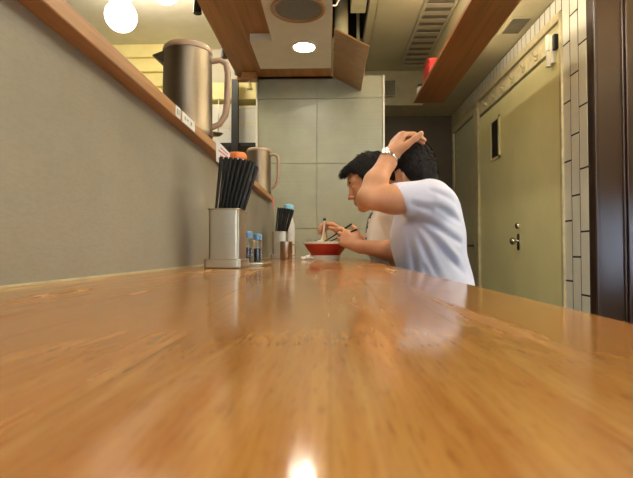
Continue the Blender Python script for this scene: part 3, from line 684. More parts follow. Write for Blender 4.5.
# ================================================================== people
def rotm(f, u):
    f = np.array(f, float); f /= np.linalg.norm(f); u = np.array(u, float); u -= f*u.dot(f); u /= np.linalg.norm(u)
    s = np.cross(u, f)                     # left side
    return np.stack([f, s, u], 1)          # columns forward, left, up
class Field:
    def __init__(self, lo, hi, vox):
        self.lo = np.array(lo, np.float32); self.vox = vox
        self.n = np.ceil((np.array(hi)-np.array(lo))/vox).astype(int)+1
        self.G = np.full(self.n, 0.06, np.float32)
    def blk(self, lo, hi):
        a = np.clip(np.floor((np.array(lo)-self.lo)/self.vox).astype(int), 0, self.n)
        b_ = np.clip(np.ceil((np.array(hi)-self.lo)/self.vox).astype(int)+1, 0, self.n)
        sl = tuple(slice(i, j) for i, j in zip(a, b_))
        ax = [self.lo[i]+np.arange(a[i], b_[i], dtype=np.float32)*self.vox for i in range(3)]
        return sl, np.stack(np.meshgrid(*ax, indexing='ij'), -1)
    def add(self, lo, hi, fn, k=0.02, mode='u'):
        m = 0.05
        sl, P = self.blk(np.array(lo)-m, np.array(hi)+m)
        if P.size == 0: return
        d = fn(P).astype(np.float32); g = self.G[sl]
        if mode == 's': d = -d; g = -g; 
        if mode == 's':
            # smooth max(G, -d)  ->  -smin(-G, d)
            d = -d
            h = np.clip(.5+.5*(d-g)/k, 0, 1); self.G[sl] = -((d*(1-h)+g*h)-k*h*(1-h))
            return
        h = np.clip(.5+.5*(d-g)/k, 0, 1); self.G[sl] = (d*(1-h)+g*h)-k*h*(1-h)
    def cap(self, a, b_, ra, rb=None, k=0.02, mode='u'):
        rb = ra if rb is None else rb
        a = np.array(a, np.float32); b_ = np.array(b_, np.float32); r = max(ra, rb)
        ab = b_-a; L = max(float(ab.dot(ab)), 1e-9)
        def fn(P):
            t = np.clip(((P-a)@ab)/L, 0, 1)
            return np.linalg.norm(P-a-t[..., None]*ab, axis=-1)-(ra+(rb-ra)*t)
        self.add(np.minimum(a, b_)-r, np.maximum(a, b_)+r, fn, k, mode)
    def chain(self, pts, rs, k=0.02):
        for i in range(len(pts)-1): self.cap(pts[i], pts[i+1], rs[i], rs[i+1], k)
    def ell(self, c, r, R=None, k=0.02, mode='u'):
        c = np.array(c, np.float32); r = np.array(r, np.float32); R = np.eye(3, dtype=np.float32) if R is None else np.array(R, np.float32)
        def fn(P):
            q = (P-c)@R; k0 = np.linalg.norm(q/r, axis=-1); k1 = np.linalg.norm(q/(r*r), axis=-1)
            return k0*(k0-1)/np.maximum(k1, 1e-6)
        m = r.max(); self.add(c-m, c+m, fn, k, mode)
    def plane(self, p, n, near=None, rad=.2):
        """cut away the side the normal points to, inside a ball of given radius"""
        p = np.array(p, np.float32); n = np.array(n, np.float32); n /= np.linalg.norm(n)
        q = p if near is None else np.array(near, np.float32)
        sl, P = self.blk(q-rad, q+rad); inside = np.linalg.norm(P-q, axis=-1) < rad
        d = ((P-p)@n).astype(np.float32); g = self.G[sl]
        self.G[sl] = np.where(inside, np.maximum(g, d), g)
    def groove(self, a, b_, wdt, amp):
        """a fold: raise (amp<0) or sink (amp>0) the surface along a segment"""
        a = np.array(a, np.float32); b_ = np.array(b_, np.float32); ab = b_-a; L = float(ab.dot(ab))
        sl, P = self.blk(np.minimum(a, b_)-3*wdt, np.maximum(a, b_)+3*wdt)
        t = np.clip(((P-a)@ab)/L, 0, 1); dd = np.linalg.norm(P-a-t[..., None]*ab, axis=-1)
        self.G[sl] += amp*np.exp(-(dd/wdt)**2)*(1-.75*np.abs(2*t-1)**2)
    def ripple(self, fn):
        ax = [self.lo[i]+np.arange(self.n[i], dtype=np.float32)*self.vox for i in range(3)]
        X, Y, Z = np.meshgrid(*ax, indexing='ij'); self.G += fn(X, Y, Z).astype(np.float32)
    def union(self, o): self.G = np.minimum(self.G, o.G)
    def mesh(self, name, mat, parent):
        G = self.G.copy()
        G[0] = G[-1] = .05; G[:, 0] = G[:, -1] = .05; G[:, :, 0] = G[:, :, -1] = .05
        s = G < 0
        cs = [s[i:s.shape[0]-1+i, j:s.shape[1]-1+j, k:s.shape[2]-1+k] for i in (0, 1) for j in (0, 1) for k in (0, 1)]
        anyv = np.zeros(cs[0].shape, bool); allv = np.ones(cs[0].shape, bool)
        for c in cs: anyv |= c; allv &= c
        I = np.argwhere(anyv & ~allv); idx = np.full(anyv.shape, -1, np.int64); idx[tuple(I.T)] = np.arange(len(I))
        acc = np.zeros((len(I), 3)); cnt = np.zeros(len(I))
        cor = np.array([(i, j, k) for i in (0, 1) for j in (0, 1) for k in (0, 1)])
        val = [G[tuple((I+c).T)] for c in cor]
        for a in range(8):
            for b_ in range(a+1, 8):
                if np.abs(cor[a]-cor[b_]).sum() != 1: continue
                va, vb = val[a], val[b_]; m = (va < 0) != (vb < 0)
                t = np.where(m, va/np.where(m, va-vb, 1), 0)
                acc[m] += (cor[a]+t[:, None]*(cor[b_]-cor[a]))[m]; cnt[m] += 1
        V = self.lo+(I+acc/cnt[:, None])*self.vox
        faces = []
        for ax_ in range(3):
            o1, o2 = [(1, 2), (2, 0), (0, 1)][ax_]
            sl0 = [slice(None)]*3; sl1 = [slice(None)]*3; sl0[ax_] = slice(0, -1); sl1[ax_] = slice(1, None)
            A, B = s[tuple(sl0)], s[tuple(sl1)]
            E = np.argwhere(A != B); E = E[(E[:, o1] > 0) & (E[:, o2] > 0) & (E[:, o1] < s.shape[o1]-1) & (E[:, o2] < s.shape[o2]-1)]
            e1 = np.zeros(3, int); e1[o1] = 1; e2 = np.zeros(3, int); e2[o2] = 1
            q = np.stack([idx[tuple((E-e1-e2).T)], idx[tuple((E-e2).T)], idx[tuple(E.T)], idx[tuple((E-e1).T)]], 1)
            flip = ~A[tuple(E.T)]; q[flip] = q[flip][:, ::-1]
            faces.append(q)
        Fq = np.concatenate(faces); Fq = Fq[(Fq >= 0).all(1)]
        me = bpy.data.meshes.new(name); me.vertices.add(len(V)); me.vertices.foreach_set('co', V.astype(np.float32).ravel())
        me.loops.add(len(Fq)*4); me.loops.foreach_set('vertex_index', Fq.astype(np.int32).ravel())
        me.polygons.add(len(Fq)); me.polygons.foreach_set('loop_start', np.arange(0, len(Fq)*4, 4, dtype=np.int32))
        me.polygons.foreach_set('loop_total', np.full(len(Fq), 4, np.int32))
        me.update(calc_edges=True); me.validate(); me.shade_smooth(); me.materials.append(mat)
        o = bpy.data.objects.new(name, me); C.objects.link(o)
        sm = o.modifiers.new('smooth', 'SMOOTH'); sm.iterations = 2; sm.factor = .5
        if parent is not None: o.parent = parent; o.matrix_parent_inverse = Matrix.Translation(parent.location).inverted()
        return o

def shoes(parent, ankle_x, toe_x, yc):
    for s in (-1, 1):
        a, b_ = (ankle_x, yc+.11*s, .045), (toe_x, yc+.115*s, .034)
        Q = Field((toe_x-.10, yc+.11*s-.09, -.01), (ankle_x+.10, yc+.11*s+.09, .16), .005)
        Q.cap(a, b_, .044, .038, .02); Q.cap(a, (ankle_x-.012, yc+.11*s, .085), .044, .046, .02); Q.cap(b_, (toe_x-.03, yc+.117*s, .03), .038, .028, .02)
        Q.plane((ankle_x, yc, .003), (0, 0, -1), near=(ankle_x-.05, yc+.11*s, .03), rad=.4)
        Q.mesh('shoe', M['black'], parent)
def nrm(v): v = np.array(v, float); return v/np.linalg.norm(v)
def rot_about(v, ax, a):
    v = np.array(v, float); ax = nrm(ax); return v*math.cos(a)+np.cross(ax, v)*math.sin(a)+ax*ax.dot(v)*(1-math.cos(a))
def hand(Fd, wrist, d, back, thumb, curls, tcurl=(20, 20), spread=4, s=1.0):
    """wrist point, direction to the knuckles, back-of-hand normal, side on which the thumb is"""
    wrist = np.array(wrist, float); d = nrm(d); back = nrm(np.array(back, float)-d*np.dot(d, back)); th = np.cross(d, back)
    if np.dot(th, thumb) < 0: th = -th
    kn = [(.084, .028), (.088, .009), (.083, -.010), (.074, -.027)]
    ln = [(.040, .025, .020), (.044, .028, .021), (.041, .026, .020), (.031, .020, .018)]
    Fd.cap(wrist-d*.02, wrist+d*.02, .027*s, .024*s, .02)
    for i, (a, b_) in enumerate(kn):
        k0 = wrist+(d*a+th*b_-back*.002)*s
        Fd.cap(wrist+(d*.012+th*b_*.55)*s, k0, .0155*s, .0115*s, .012)
    for i, (a, b_) in enumerate(kn):
        p = wrist+(d*a+th*b_-back*.002)*s
        dd = rot_about(d, back, math.radians(spread*(1.5-i))*(1 if np.dot(np.cross(back, d), th) > 0 else -1))
        axis = np.cross(dd, back)            # rotating about this by -angle bends towards the palm
        r = (.0092, .0094, .0088, .0078)[i]*s
        for j in range(3):
            dd = rot_about(dd, axis, -math.radians(curls[i][j]))
            q = p+dd*ln[i][j]*s
            Fd.cap(p, q, r*(1-.06*j), r*(1-.06*(j+1)), .004)
            p = q
    p = wrist+(d*.018+th*.022-back*.006)*s
    dd = nrm(d*.62+th*.72-back*.30); axis = np.cross(dd, th-back*.2)
    Fd.cap(p, p+dd*.042*s, .0165*s, .0125*s, .014); p = p+dd*.042*s
    for j, L in enumerate((.032, .026)):
        dd = nrm(dd*math.cos(math.radians(tcurl[j]))+nrm(d-th*.45-back*.4)*math.sin(math.radians(tcurl[j])))
        q = p+dd*L*s; Fd.cap(p, q, (.0115-.001*j)*s, (.0105-.0015*j)*s, .005); p = q

def head(Fd, c, R):
    c = np.array(c, float); R = np.array(R)
    P = lambda a, b_, z: c+R@np.array([a, b_, z])
    Fd.ell(P(-.006, 0, .015), (.098, .076, .090), R, .01)
    Fd.ell(P(.038, 0, -.050), (.054, .057, .068), R, .03)
    for s in (-1, 1):
        Fd.cap(P(.0, .055*s, -.055), P(.060, .020*s, -.100), .019, .017, .025)
        Fd.ell(P(.058, .036*s, -.038), (.026, .022, .024), R, .015)
    Fd.ell(P(.073, 0, -.102), (.020, .022, .017), R, .018)
    Fd.ell(P(.074, 0, .022), (.020, .052, .014), R, .016)
    for s in (-1, 1):
        Fd.ell(P(.099, .032*s, -.004), (.016, .020, .013), R, .012, 's')
        Fd.ell(P(.076, .032*s, -.005), (.0135, .016, .0125), R, .004)
    Fd.cap(P(.086, 0, .004), P(.108, 0, -.036), .007, .010, .010)
    Fd.ell(P(.109, 0, -.040), (.011, .012, .009), R, .006)
    for s in (-1, 1): Fd.ell(P(.100, .012*s, -.043), (.009, .007, .007), R, .005)
    Fd.ell(P(.084, 0, -.066), (.014, .026, .014), R, .010)
    Fd.ell(P(.095, 0, -.066), (.008, .021, .0048), R, .003)
    Fd.ell(P(.093, 0, -.077), (.0085, .018, .0055), R, .003)
    Fd.cap(P(.103, -.02, -.0715), P(.103, .02, -.0715), .0016, .0016, .002, 's')
    for s in (-1, 1):
        E = R@np.array(Matrix.Rotation(math.radians(-12), 3, 'Y'))
        Fd.ell(P(-.006, .079*s, -.018), (.019, .008, .032), E, .004)
        Fd.ell(P(-.002, .087*s, -.016), (.011, .006, .019), E, .004, 's')
def hair(lo, hi, c, R, parent, extra=None, amp=.0035, seed=0.0, g=1.0, tuft=(2600, .020)):
    H = Field(lo, hi, .003); c = np.array(c, float)
    P = lambda a, b_, z: c+R@np.array([a, b_, z])
    H.ell(P(-.010, 0, .022), (.105*g, .085*g, .096*g), R, .01)
    H.ell(P(-.055, 0, -.025), (.052, .070, .062), R, .02)
    if extra: extra(H, P)
    ax = [H.lo[i]+np.arange(H.n[i], dtype=np.float32)*H.vox for i in range(3)]
    G3 = np.stack(np.meshgrid(*ax, indexing='ij'), -1); L = (G3-c.astype(np.float32))@R.astype(np.float32)
    f, s, z = L[..., 0], L[..., 1], L[..., 2]
    H.G += (amp*(np.sin(150*s+40*f+seed)*np.sin(95*f+30*z+seed)+.7*np.sin(260*s-70*z)*np.sin(180*z+60*f))).astype(np.float32)
    zl = np.interp(f, [-.12, -.045, -.030, -.018, .006, .018, .034, .048, .062, .078, .12], [-.082, -.078, -.060, .012, .014, -.018, -.012, .038, .056, .062, .060])
    cut = (zl-z)*.8+.0015*np.sin(400*f)
    H.G = np.maximum(H.G, cut.astype(np.float32))
    # hollow so that it sits on the head
    o = H.mesh('hair', M['hair'], parent)
    n = len(o.data.vertices); V = np.empty(n*3, np.float32); o.data.vertices.foreach_get('co', V); V = V.reshape(-1, 3)
    N = np.array([v.normal[:] for v in o.data.vertices]); crown = P(-.05, .01, .10)
    bm = bmesh.new(); r_ = np.random.default_rng(int(seed*10)+3)
    for i in r_.choice(n, tuft[0], replace=False):
        p, nn = V[i].astype(float), N[i]
        if (R.T@(p-c))[2] < .0 and nn[2] < 0: continue
        fl = p-crown; fl = fl-nn*fl.dot(nn); fl /= max(np.linalg.norm(fl), 1e-5)
        d = nrm(fl+nn*.28+r_.normal(0, .16, 3)); L = tuft[1]*r_.uniform(.6, 1.2); q = p+d*L*.55
        d2 = nrm(d-nn*.35); tube(bm, [tuple(p-nn*.002), tuple(q), tuple(q+d2*L*.5)], [.0016, .0011, .0003], 3)
    obj('hair_strands', bm, M['hair'], o, smooth=True)
    return o

def face_details(c, R, parent):
    P = lambda a, b_, z: Vector(tuple(np.array(c)+R@np.array([a, b_, z])))
    for s in (-1, 1):
        bm = bmesh.new(); sphere(bm, P(.0795, .032*s, -.006), .0092, 14, 10); e = obj('eye', bm, M['eye'], parent, smooth=True)
        bm = bmesh.new(); sphere(bm, P(.0845, .032*s, -.0085), .0056, 12, 8); obj('iris', bm, M['black'], e, smooth=True)
        bm = bmesh.new(); tube(bm, [P(.093, .014*s, .015), P(.091, .030*s, .022), P(.078, .048*s, .018)], [.003, .0038, .002], 8); obj('eyebrow', bm, M['hair'], parent, smooth=True)

VX = .0045
# ---------------- man eating (further away)
y1 = 2.10
m1 = thing('person', 'man in a white short-sleeved shirt bent over the red bowl, eating', 'person', (.33, y1, .455))
B = Field((-.12, 1.66, -.002), (.62, 2.56, 1.33), VX)
p22 = math.radians(22); c1 = (.176, y1, 1.153); R1 = rotm((-math.cos(p22), -.10, -math.sin(p22)), (-math.sin(p22), 0, math.cos(p22)))
B.ell((.40, y1, .545), (.135, .175, .105)); B.ell((.345, y1, .70), (.115, .150, .15), k=.05); B.ell((.290, y1, .90), (.115, .160, .16), k=.06)
B.cap((.275, y1-.135, .998), (.275, y1+.135, .998), .055, k=.05)
B.chain([tuple(np.array(c1)+R1@np.array([-.028, 0, -.055])), (.262, y1, 1.055), (.285, y1, 1.0)], [.054, .054, .06], .025)
HD = Field((-.0, 1.96, .98), (.33, 2.24, 1.30), VX); head(HD, c1, R1)
# join head grid into the body field at full resolution
def merge(A, Bf, k=.015):
    off = np.round((Bf.lo-A.lo)/A.vox).astype(int)
    sl = tuple(slice(max(o, 0), min(o+n, N)) for o, n, N in zip(off, Bf.n, A.n))
    sb = tuple(slice(s.start-o, s.stop-o) for s, o in zip(sl, off))
    g, d = A.G[sl], Bf.G[sb]; h = np.clip(.5+.5*(d-g)/k, 0, 1); A.G[sl] = (d*(1-h)+g*h)-k*h*(1-h)
def snap(A, lo): return tuple(A.lo+np.round((np.array(lo)-A.lo)/A.vox)*A.vox)
HD = Field(snap(B, (.0, 1.96, .96)), (.33, 2.24, 1.31), VX); head(HD, c1, R1); merge(B, HD, .02)
# near (left) arm
Lsh, Lel, Lwr = (.275, 1.945, .995), (.325, 1.93, .815), (.118, 2.015, .862)
B.chain([Lsh, Lel], [.052, .042], .03); B.chain([Lel, (.235, 1.925, .842), Lwr], [.041, .040, .026], .015)
Rsh, Rel, Rwr = (.275, 2.255, .995), (.235, 2.425, .845), (.070, 2.315, .925)
B.chain([Rsh, Rel], [.052, .042], .03); B.chain([Rel, (.16, 2.39, .885), Rwr], [.040, .037, .026], .015)
HL = Field(snap(B, (-.10, 1.92, .80)), (.17, 2.20, 1.0), VX)
hand(HL, Lwr, (-.72, .42, .46), (-.25, -.90, .25), (-.2, .1, .9), [(30, 45, 30), (38, 50, 35), (48, 60, 40), (55, 60, 40)], (25, 30), s=.98)
merge(B, HL, .006)
HR = Field(snap(B, (-.12, 2.12, .84)), (.12, 2.42, 1.05), VX)
hand(HR, Rwr, (-.78, -.22, .50), (.35, .25, .85), (0, -1, 0), [(25, 45, 30), (35, 55, 35), (50, 60, 40), (60, 60, 40)], (30, 35), s=.98)
merge(B, HR, .006)
# legs: thighs along the seat, shins down to the foot rest of the stool
for s in (-1, 1):
    B.chain([(.40, y1+.09*s, .535), (.06, y1+.11*s, .565)], [.085, .058], .03)
    B.chain([(.06, y1+.11*s, .565), (.12, y1+.11*s, .10)], [.055, .036], .02)
    B.cap((.135, y1+.11*s, .045), (.01, y1+.115*s, .032), .036, .026, .02)
body1 = B.mesh('body', M['skin1'], m1)
def e1(H, P):
    H.cap(P(.060, -.03, .082), P(.096, .0, .066), .024, .016, .015); H.cap(P(.05, .03, .082), P(.092, .03, .064), .024, .016, .015)
    H.ell(P(-.03, 0, .045), (.085, .078, .078), R1, .02)
hair((-.0, 1.97, .98), (.34, 2.23, 1.32), c1, R1, m1, e1, .0012)
face_details(c1, R1, m1)
# shirt
K = Field((.05, 1.76, .50), (.60, 2.52, 1.10), .005)
K.ell((.40, y1, .57), (.145, .185, .10)); K.ell((.345, y1, .70), (.130, .165, .16), k=.05); K.ell((.288, y1, .90), (.130, .172, .165), k=.06)
K.cap((.278, y1-.135, .998), (.278, y1+.135, .998), .066, k=.05)
for sh, el in ((Lsh, Lel), (Rsh, Rel)):
    sh, el = np.array(sh), np.array(el); dv = el-sh
    K.cap(sh, sh+dv*.98, .064, .058, .03)
    K.cap(sh+dv*.55, sh+dv*1.4, .046, .052, .004, 's')
    K.plane(sh+dv*.86, dv, near=sh+dv*1.05, rad=.10)
K.cap((.262, y1, 1.05), (.20, y1, 1.14), .060, .075, .008, 's')
K.cap((.21, y1, 1.06), (.16, y1, .98), .025, .012, .01, 's')
K.groove((.20, 1.95, .97), (.26, 1.92, .80), .010, .006); K.groove((.17, 2.02, .95), (.19, 2.05, .80), .010, .006)
K.groove((.16, 2.09, .96), (.17, 2.10, .78), .006, -.003)
K.ripple(lambda X, Y, Z: .0018*np.sin(38*X+55*Z+20*Y)*np.sin(30*Y-22*Z))
K.plane((.3, y1, .54), (0, 0, -1), rad=.6)
sh1 = K.mesh('shirt', M['shirt_white'], m1)
TR = Field((-.02, 1.85, .02), (.60, 2.35, .66), .006)
TR.ell((.40, y1, .545), (.142, .182, .110))
for s in (-1, 1):
    TR.chain([(.40, y1+.09*s, .535), (.06, y1+.11*s, .565)], [.094, .070], .03); TR.chain([(.06, y1+.11*s, .565), (.12, y1+.11*s, .11)], [.068, .052], .02)
TR.plane((.2, y1, .09), (0, 0, -1), rad=.7)
TR.mesh('trousers', M['trouser'], m1)
bm = bmesh.new()
pts = [(.250+.062*math.cos(a), y1+.060*math.sin(a), 1.030+.034*math.cos(a)) for a in np.linspace(0, 2*PI, 28)]
tube(bm, pts, .013, 8, False); obj('inner_collar', bm, M['black'], m1, smooth=True)
from mathutils.bvhtree import BVHTree
tree = BVHTree.FromPolygons([v.co[:] for v in sh1.data.vertices], [p.vertices[:] for p in sh1.data.polygons])
def on_shirt(y, z):
    h = tree.ray_cast(Vector((-.5, y, z)), Vector((1, 0, 0)))[0]
    return h if h else Vector((.18, y, z))
for z in (.985, .945, .895, .845):
    h = on_shirt(y1-.035, z)
    bm = bmesh.new(); sphere(bm, (h.x-.001, h.y, h.z), .0065, 10, 6, (.5, 1, 1)); obj('button', bm, M['black'], m1, smooth=True)
bm = bmesh.new(); tube(bm, [on_shirt(y1-.022, z)+Vector((-.002, 0, 0)) for z in (1.0, .98, .96, .94, .92)], [.005, .006, .005, .004, .002], 8); obj('placket_lining', bm, M['grey_print'], m1, smooth=True)
for s_ in (-1, 1):   # open shirt collar
    bm = bmesh.new(); q = [on_shirt(y1+.012*s_, .985)+Vector((-.008, 0, 0)), on_shirt(y1+.055*s_, .965)+Vector((-.010, 0, 0)), Vector((.245, y1+.070*s_, 1.045)), Vector((.222, y1+.052*s_, 1.030))]
    A_ = [bm.verts.new(p) for p in q]; B_ = [bm.verts.new(p+Vector((.004, 0, .003))) for p in q]
    bm.faces.new(A_); bm.faces.new(B_[::-1])
    for k in range(4): bm.faces.new((A_[k], A_[(k+1) % 4], B_[(k+1) % 4], B_[k]))
    obj('collar', bm, M['shirt_white'], m1, bevel=.0015)

# ---------------- man scratching his head (nearer)
y2 = 1.70
m2 = thing('person', 'man in a pale lavender short-sleeved shirt with one hand on his head, wearing a watch', 'person', (.40, y2, .455))
B = Field((-.10, 1.40, -.002), (.66, 1.98, 1.30), VX)
pt = math.radians(20); c2 = (.268, y2+.01, 1.118); R2 = rotm((-math.cos(pt)*.83, .52, -math.sin(pt)), (-math.sin(pt), 0, math.cos(pt)))
B.ell((.405, y2, .545), (.135, .178, .105)); B.ell((.372, y2, .70), (.108, .145, .14), k=.05); B.ell((.340, y2, .89), (.106, .150, .155), k=.06)
B.cap((.325, y2-.13, .998), (.325, y2+.13, .993), .058, k=.05)
B.chain([tuple(np.array(c2)+R2@np.array([-.030, 0, -.050])), (.315, y2, 1.045), (.335, y2, 1.00)], [.056, .058, .062], .025)
HD = Field(snap(B, (.06, 1.56, .94)), (.42, 1.86, 1.27), VX); head(HD, c2, R2); merge(B, HD, .02)
Ls, Le, Lw = (.312, 1.545, 1.003), (.118, 1.50, 1.004), (.197, 1.585, 1.148)
B.chain([Ls, (.20, 1.515, 1.002), Le], [.050, .041, .036], .03)
ARM = Field(snap(B, (-.0, 1.42, .92)), (.42, 1.75, 1.27), VX)
ARM.chain([Le, (.146, 1.53, 1.06), Lw], [.034, .037, .026], .015)
hand(ARM, Lw, (.36, .26, .86), (-.80, -.30, .45), (.6, -.8, -.1), [(58, 22, 12), (62, 22, 12), (66, 24, 15), (70, 28, 18)], (20, 15), 5, s=1.0)
merge(B, ARM, .008)
Rs, Re, Rw = (.325, 1.805, .99), (.345, 1.805, .73), (.20, 1.78, .665)
B.chain([Rs, Re], [.054, .043], .03); B.chain([Re, Rw], [.041, .027], .015)
HR = Field(snap(B, (.02, 1.66, .56)), (.26, 1.88, .76), VX)
hand(HR, Rw, (-1, -.15, -.05), (0, .1, 1), (0, -1, 0), [(15, 20, 15)]*4, s=.98); merge(B, HR, .006)
for s in (-1, 1):
    B.chain([(.405, y2+.09*s, .535), (.08, y2+.11*s, .565)], [.085, .058], .03)
    B.chain([(.08, y2+.11*s, .565), (.13, y2+.11*s, .10)], [.055, .036], .02)
    B.cap((.145, y2+.11*s, .045), (.02, y2+.115*s, .032), .036, .026, .02)
B.mesh('body', M['skin2'], m2)
hair((.08, 1.57, .96), (.40, 1.83, 1.27), c2, R2, m2, lambda H, P: H.ell(P(-.03, 0, .02), (.082, .078, .080), R2, .02), .0006, 1.3, .96, (2600, .013))
face_details(c2, R2, m2)
K = Field((.10, 1.42, .50), (.68, 1.96, 1.12), .0045)
K.ell((.405, y2, .57), (.142, .188, .10)); K.ell((.372, y2, .70), (.128, .168, .16), k=.05); K.ell((.342, y2, .885), (.128, .175, .165), k=.06)
K.cap((.335, y2-.13, 1.000), (.335, y2+.13, .995), .066, k=.05)
K.ell((.365, y2, .985), (.078, .12, .09), k=.04)
sh, el = np.array(Ls), np.array(Le); dv = el-sh
K.cap(sh, sh+dv*.75, .064, .047, .035)
K.cap(sh+dv*.32, sh+dv*.9, .044, .047, .004, 's'); K.plane(sh+dv*.50, (-1, -.1, -.5), near=sh+dv*.72, rad=.115)
sh, el = np.array(Rs), np.array(Re); dv = el-sh
K.cap(sh, sh+dv*.85, .062, .056, .03); K.cap(sh+dv*.5, sh+dv*1.3, .047, .050, .004, 's'); K.plane(sh+dv*.72, dv, near=sh+dv*.95, rad=.09)
K.cap((.305, y2, 1.06), (.25, y2, 1.15), .061, .075, .008, 's')
def fold(Fd, a, b_, wdt, amp, ymax):
    (ax, az), (bx2, bz) = a, b_; L = (bx2-ax)**2+(bz-az)**2
    sl, P = Fd.blk((min(ax, bx2)-3*wdt, Fd.lo[1], min(az, bz)-3*wdt), (max(ax, bx2)+3*wdt, ymax+.03, max(az, bz)+3*wdt))
    t = np.clip(((P[..., 0]-ax)*(bx2-ax)+(P[..., 2]-az)*(bz-az))/L, 0, 1)
    dd = np.hypot(P[..., 0]-ax-t*(bx2-ax), P[..., 2]-az-t*(bz-az))
    Fd.G[sl] += (amp*np.exp(-(dd/wdt)**2)*2*np.sqrt(t*(1-t))*np.clip((ymax-P[..., 1])/.03, 0, 1)).astype(np.float32)
for a, b_, w_, am in (((.262, .952), (.43, .86), .009, .008), ((.262, .945), (.41, .79), .010, .009), ((.258, .94), (.36, .72), .010, .008), ((.252, .93), (.29, .72), .010, .007),
                      ((.31, .985), (.43, .93), .009, .005), ((.30, 1.03), (.41, .99), .008, .004), ((.33, .87), (.44, .76), .008, .006), ((.30, .80), (.35, .66), .009, .006), ((.245, .985), (.32, .965), .008, .005)):
    fold(K, a, b_, w_, am, y2-.04); fold(K, (a[0]+.010, a[1]+.014), (b_[0]+.012, b_[1]+.020), w_*1.3, -am*.55, y2-.04)
K.ripple(lambda X, Y, Z: .0012*np.sin(30*X+48*Z)*np.sin(26*Y+14*Z+1))
K.plane((.4, y2, .54), (0, 0, -1), rad=.6)
K.mesh('shirt', M['shirt_blue'], m2)
bm = bmesh.new()   # knitted collar band
tube(bm, [(.322+.072*math.cos(a)*.8, y2+.066*math.sin(a), 1.046+.030*math.cos(a)) for a in np.linspace(0, 2*PI, 30)], .010, 8, False)
obj('collar', bm, M['shirt_blue'], m2, smooth=True)
TR = Field((-.0, 1.45, .02), (.64, 1.95, .66), .006)
TR.ell((.405, y2, .545), (.142, .185, .110))
for s in (-1, 1):
    TR.chain([(.405, y2+.09*s, .535), (.08, y2+.11*s, .565)], [.094, .070], .03); TR.chain([(.08, y2+.11*s, .565), (.13, y2+.11*s, .11)], [.068, .052], .02)
TR.plane((.25, y2, .09), (0, 0, -1), rad=.7)
TR.mesh('trousers', M['trouser'], m2)
# wristwatch, a wearable child of the man
aL = nrm(np.array(Lw)-np.array((.146, 1.53, 1.06))); wc = np.array(Lw)-aL*.006
e1_ = nrm(np.cross(aL, (0, 0, 1))); e2_ = np.cross(aL, e1_)
bm = bmesh.new()
n = 30; rings = []
for k in range(n):
    a = 2*PI*k/n; o_ = e1_*math.cos(a)+e2_*math.sin(a)
    rings.append([bm.verts.new(Vector(tuple(wc+o_*r_+aL*h_))) for r_, h_ in ((.030, -.008), (.033, -.008), (.033, .008), (.030, .008))])
for k in range(n):
    A_, B_ = rings[k], rings[(k+1) % n]
    for j in range(4): bm.faces.new((A_[j], A_[(j+1) % 4], B_[(j+1) % 4], B_[j]))
wb = obj('watch_band', bm, M['watch'], m2, smooth=True)
vd = nrm(np.array((-.45, -.75, .35))); vd = nrm(vd-aL*vd.dot(aL))
bm = bmesh.new(); a0 = wc+vd*.031; tube(bm, [Vector(tuple(a0)), Vector(tuple(a0+vd*.006)), Vector(tuple(a0+vd*.008))], [.015, .015, .013], 20); wcse = obj('watch_case', bm, M['watch'], wb, smooth=True)

shoes(m1, .135, .01, y1)
shoes(m2, .145, .02, y2)
m1.location.y += .05      # his parts move with him
# cutlery in the eater's hands
for (a, b_, l) in (((-.050, 2.235, .868), (.095, 2.105, .958), 'upper dark chopstick of the pair in the eating man\'s hand'), ((-.042, 2.238, .866), (.118, 2.095, .935), 'lower dark chopstick of the pair in the eating man\'s hand')):
    bm = bmesh.new(); tube(bm, [a, tuple((np.array(a)+np.array(b_))/2), b_], [.0022, .0032, .0042], 8)
    tag(obj('eating_chopstick', bm, M['black_stick'], smooth=True), l, 'chopstick', 'chopsticks in use at the bowl')
t = thing('soup_spoon', 'white soup spoon with a dark handle tip held over the bowl', 'spoon', (-.03, 2.24, .9))
bm = bmesh.new(); tube(bm, [(-.040, 2.265, .890), (-.030, 2.282, .93), (-.026, 2.295, .985)], [.005, .004, .005], 8); sphere(bm, (-.043, 2.260, .886), .018, 14, 8, (1, .8, .35)); obj('spoon_body', bm, M['bowl_white'], t, smooth=True)
bm = bmesh.new(); sphere(bm, (-.026, 2.296, .990), .008, 10, 8); obj('spoon_tip', bm, M['black'], t, smooth=True)

# stools
def stool(x, y, label):
    t = thing('stool', label, 'stool', (x, y, 0), 'counter stools')
    bm = bmesh.new(); lathe(bm, [(0, .366), (.165, .366), (.175, .38), (.175, .40), (.165, .416), (0, .420)], (x, y, 0), 36); obj('seat', bm, M['stool'], t, smooth=True)
    bm = bmesh.new(); lathe(bm, [(0, .0005), (.19, .0005), (.19, .012), (.05, .03), (.030, .04), (.030, .366), (0, .366)], (x, y, 0), 32); obj('pedestal', bm, M['steel'], t, smooth=True)
stool(.41, y2, 'round black stool under the man scratching his head')
stool(.40, y1+.05, 'round black stool under the man eating')
stool(.42, .95, 'empty round black stool below the counter beside the viewer')

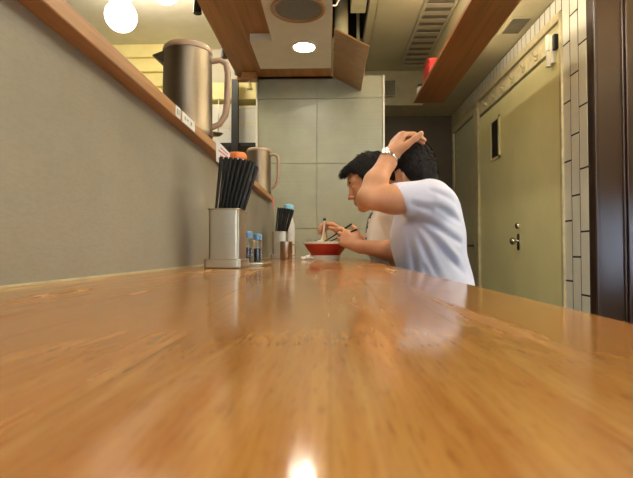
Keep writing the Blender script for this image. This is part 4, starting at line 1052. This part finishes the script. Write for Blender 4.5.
# unseen fill lamps in the form of fluorescent fittings, added to brighten the room
def fitting(name, label, x, y0, y1_, z, hang, grp=None, tm='tube'):
    t = thing(name, label, 'lamp', (x, (y0+y1_)/2, z), grp)
    bx('lamp_housing', (x-.02, x+.02, y0, y1_, z+.012, z+.034), M['white_trim'], t, bevel=0.003)
    for y in (y0+.1, y1_-.1):
        bm = bmesh.new(); tube(bm, [(x, y, z+.034), (x, y, hang)], .004, 8); obj('lamp_rod', bm, M['steel'], t, smooth=True)
    bm = bmesh.new(); tube(bm, [(x, y0+.03, z-.008), (x, y1_-.03, z-.008)], .016, 12); obj('lamp_tube', bm, M[tm], t, smooth=True)
fitting('pendant_fill_lamp', 'added unseen hanging fluorescent fitting over the aisle beside the camera', .62, -1.0, .9, 2.11, 2.6999)  # added over the aisle for general brightness, out of view
fitting('ceiling_fill_lamp', 'added unseen fluorescent fitting close under the aisle ceiling above the seated men', .42, 2.3, 3.35, 2.64, 2.6999)  # added to throw light on the far walls and doors
t = thing('shelf_fill_lamp', 'added hidden fluorescent tube lying on the hanging shelf and lighting the ceiling', 'lamp', (.88, 2.3, 2.165))  # uplight added out of sight to brighten the ceiling
bx('lamp_housing', (.86, .90, .9, 3.5, 2.1655, 2.185), M['white_trim'], t, bevel=0.003)
bm = bmesh.new(); tube(bm, [(.88, .93, 2.202), (.88, 3.47, 2.202)], .016, 12); obj('lamp_tube', bm, M['tube_dim'], t, smooth=True)
fitting('entrance_fill_lamp', 'added unseen hanging fluorescent fitting by the entrance niche near the tiled strip', 1.30, .7, 2.28, 2.16, 2.3399, tm='tube_bright')  # added out of view to brighten the doors and tiles
t = thing('wall_fill_lamp', 'added hidden lamp on the rear face of the tiled partition', 'lamp', (.0, 3.06, 1.70))  # added behind the partition to brighten the back door and bulkhead
bx('lamp_plate', (-.06, .06, 3.0605, 3.075, 1.62, 1.78), M['white_trim'], t, bevel=0.004)
bm = bmesh.new(); sphere(bm, (.0, 3.14, 1.70), .062, 24, 14); obj('lamp_globe', bm, M['tube_dim'], t, smooth=True)
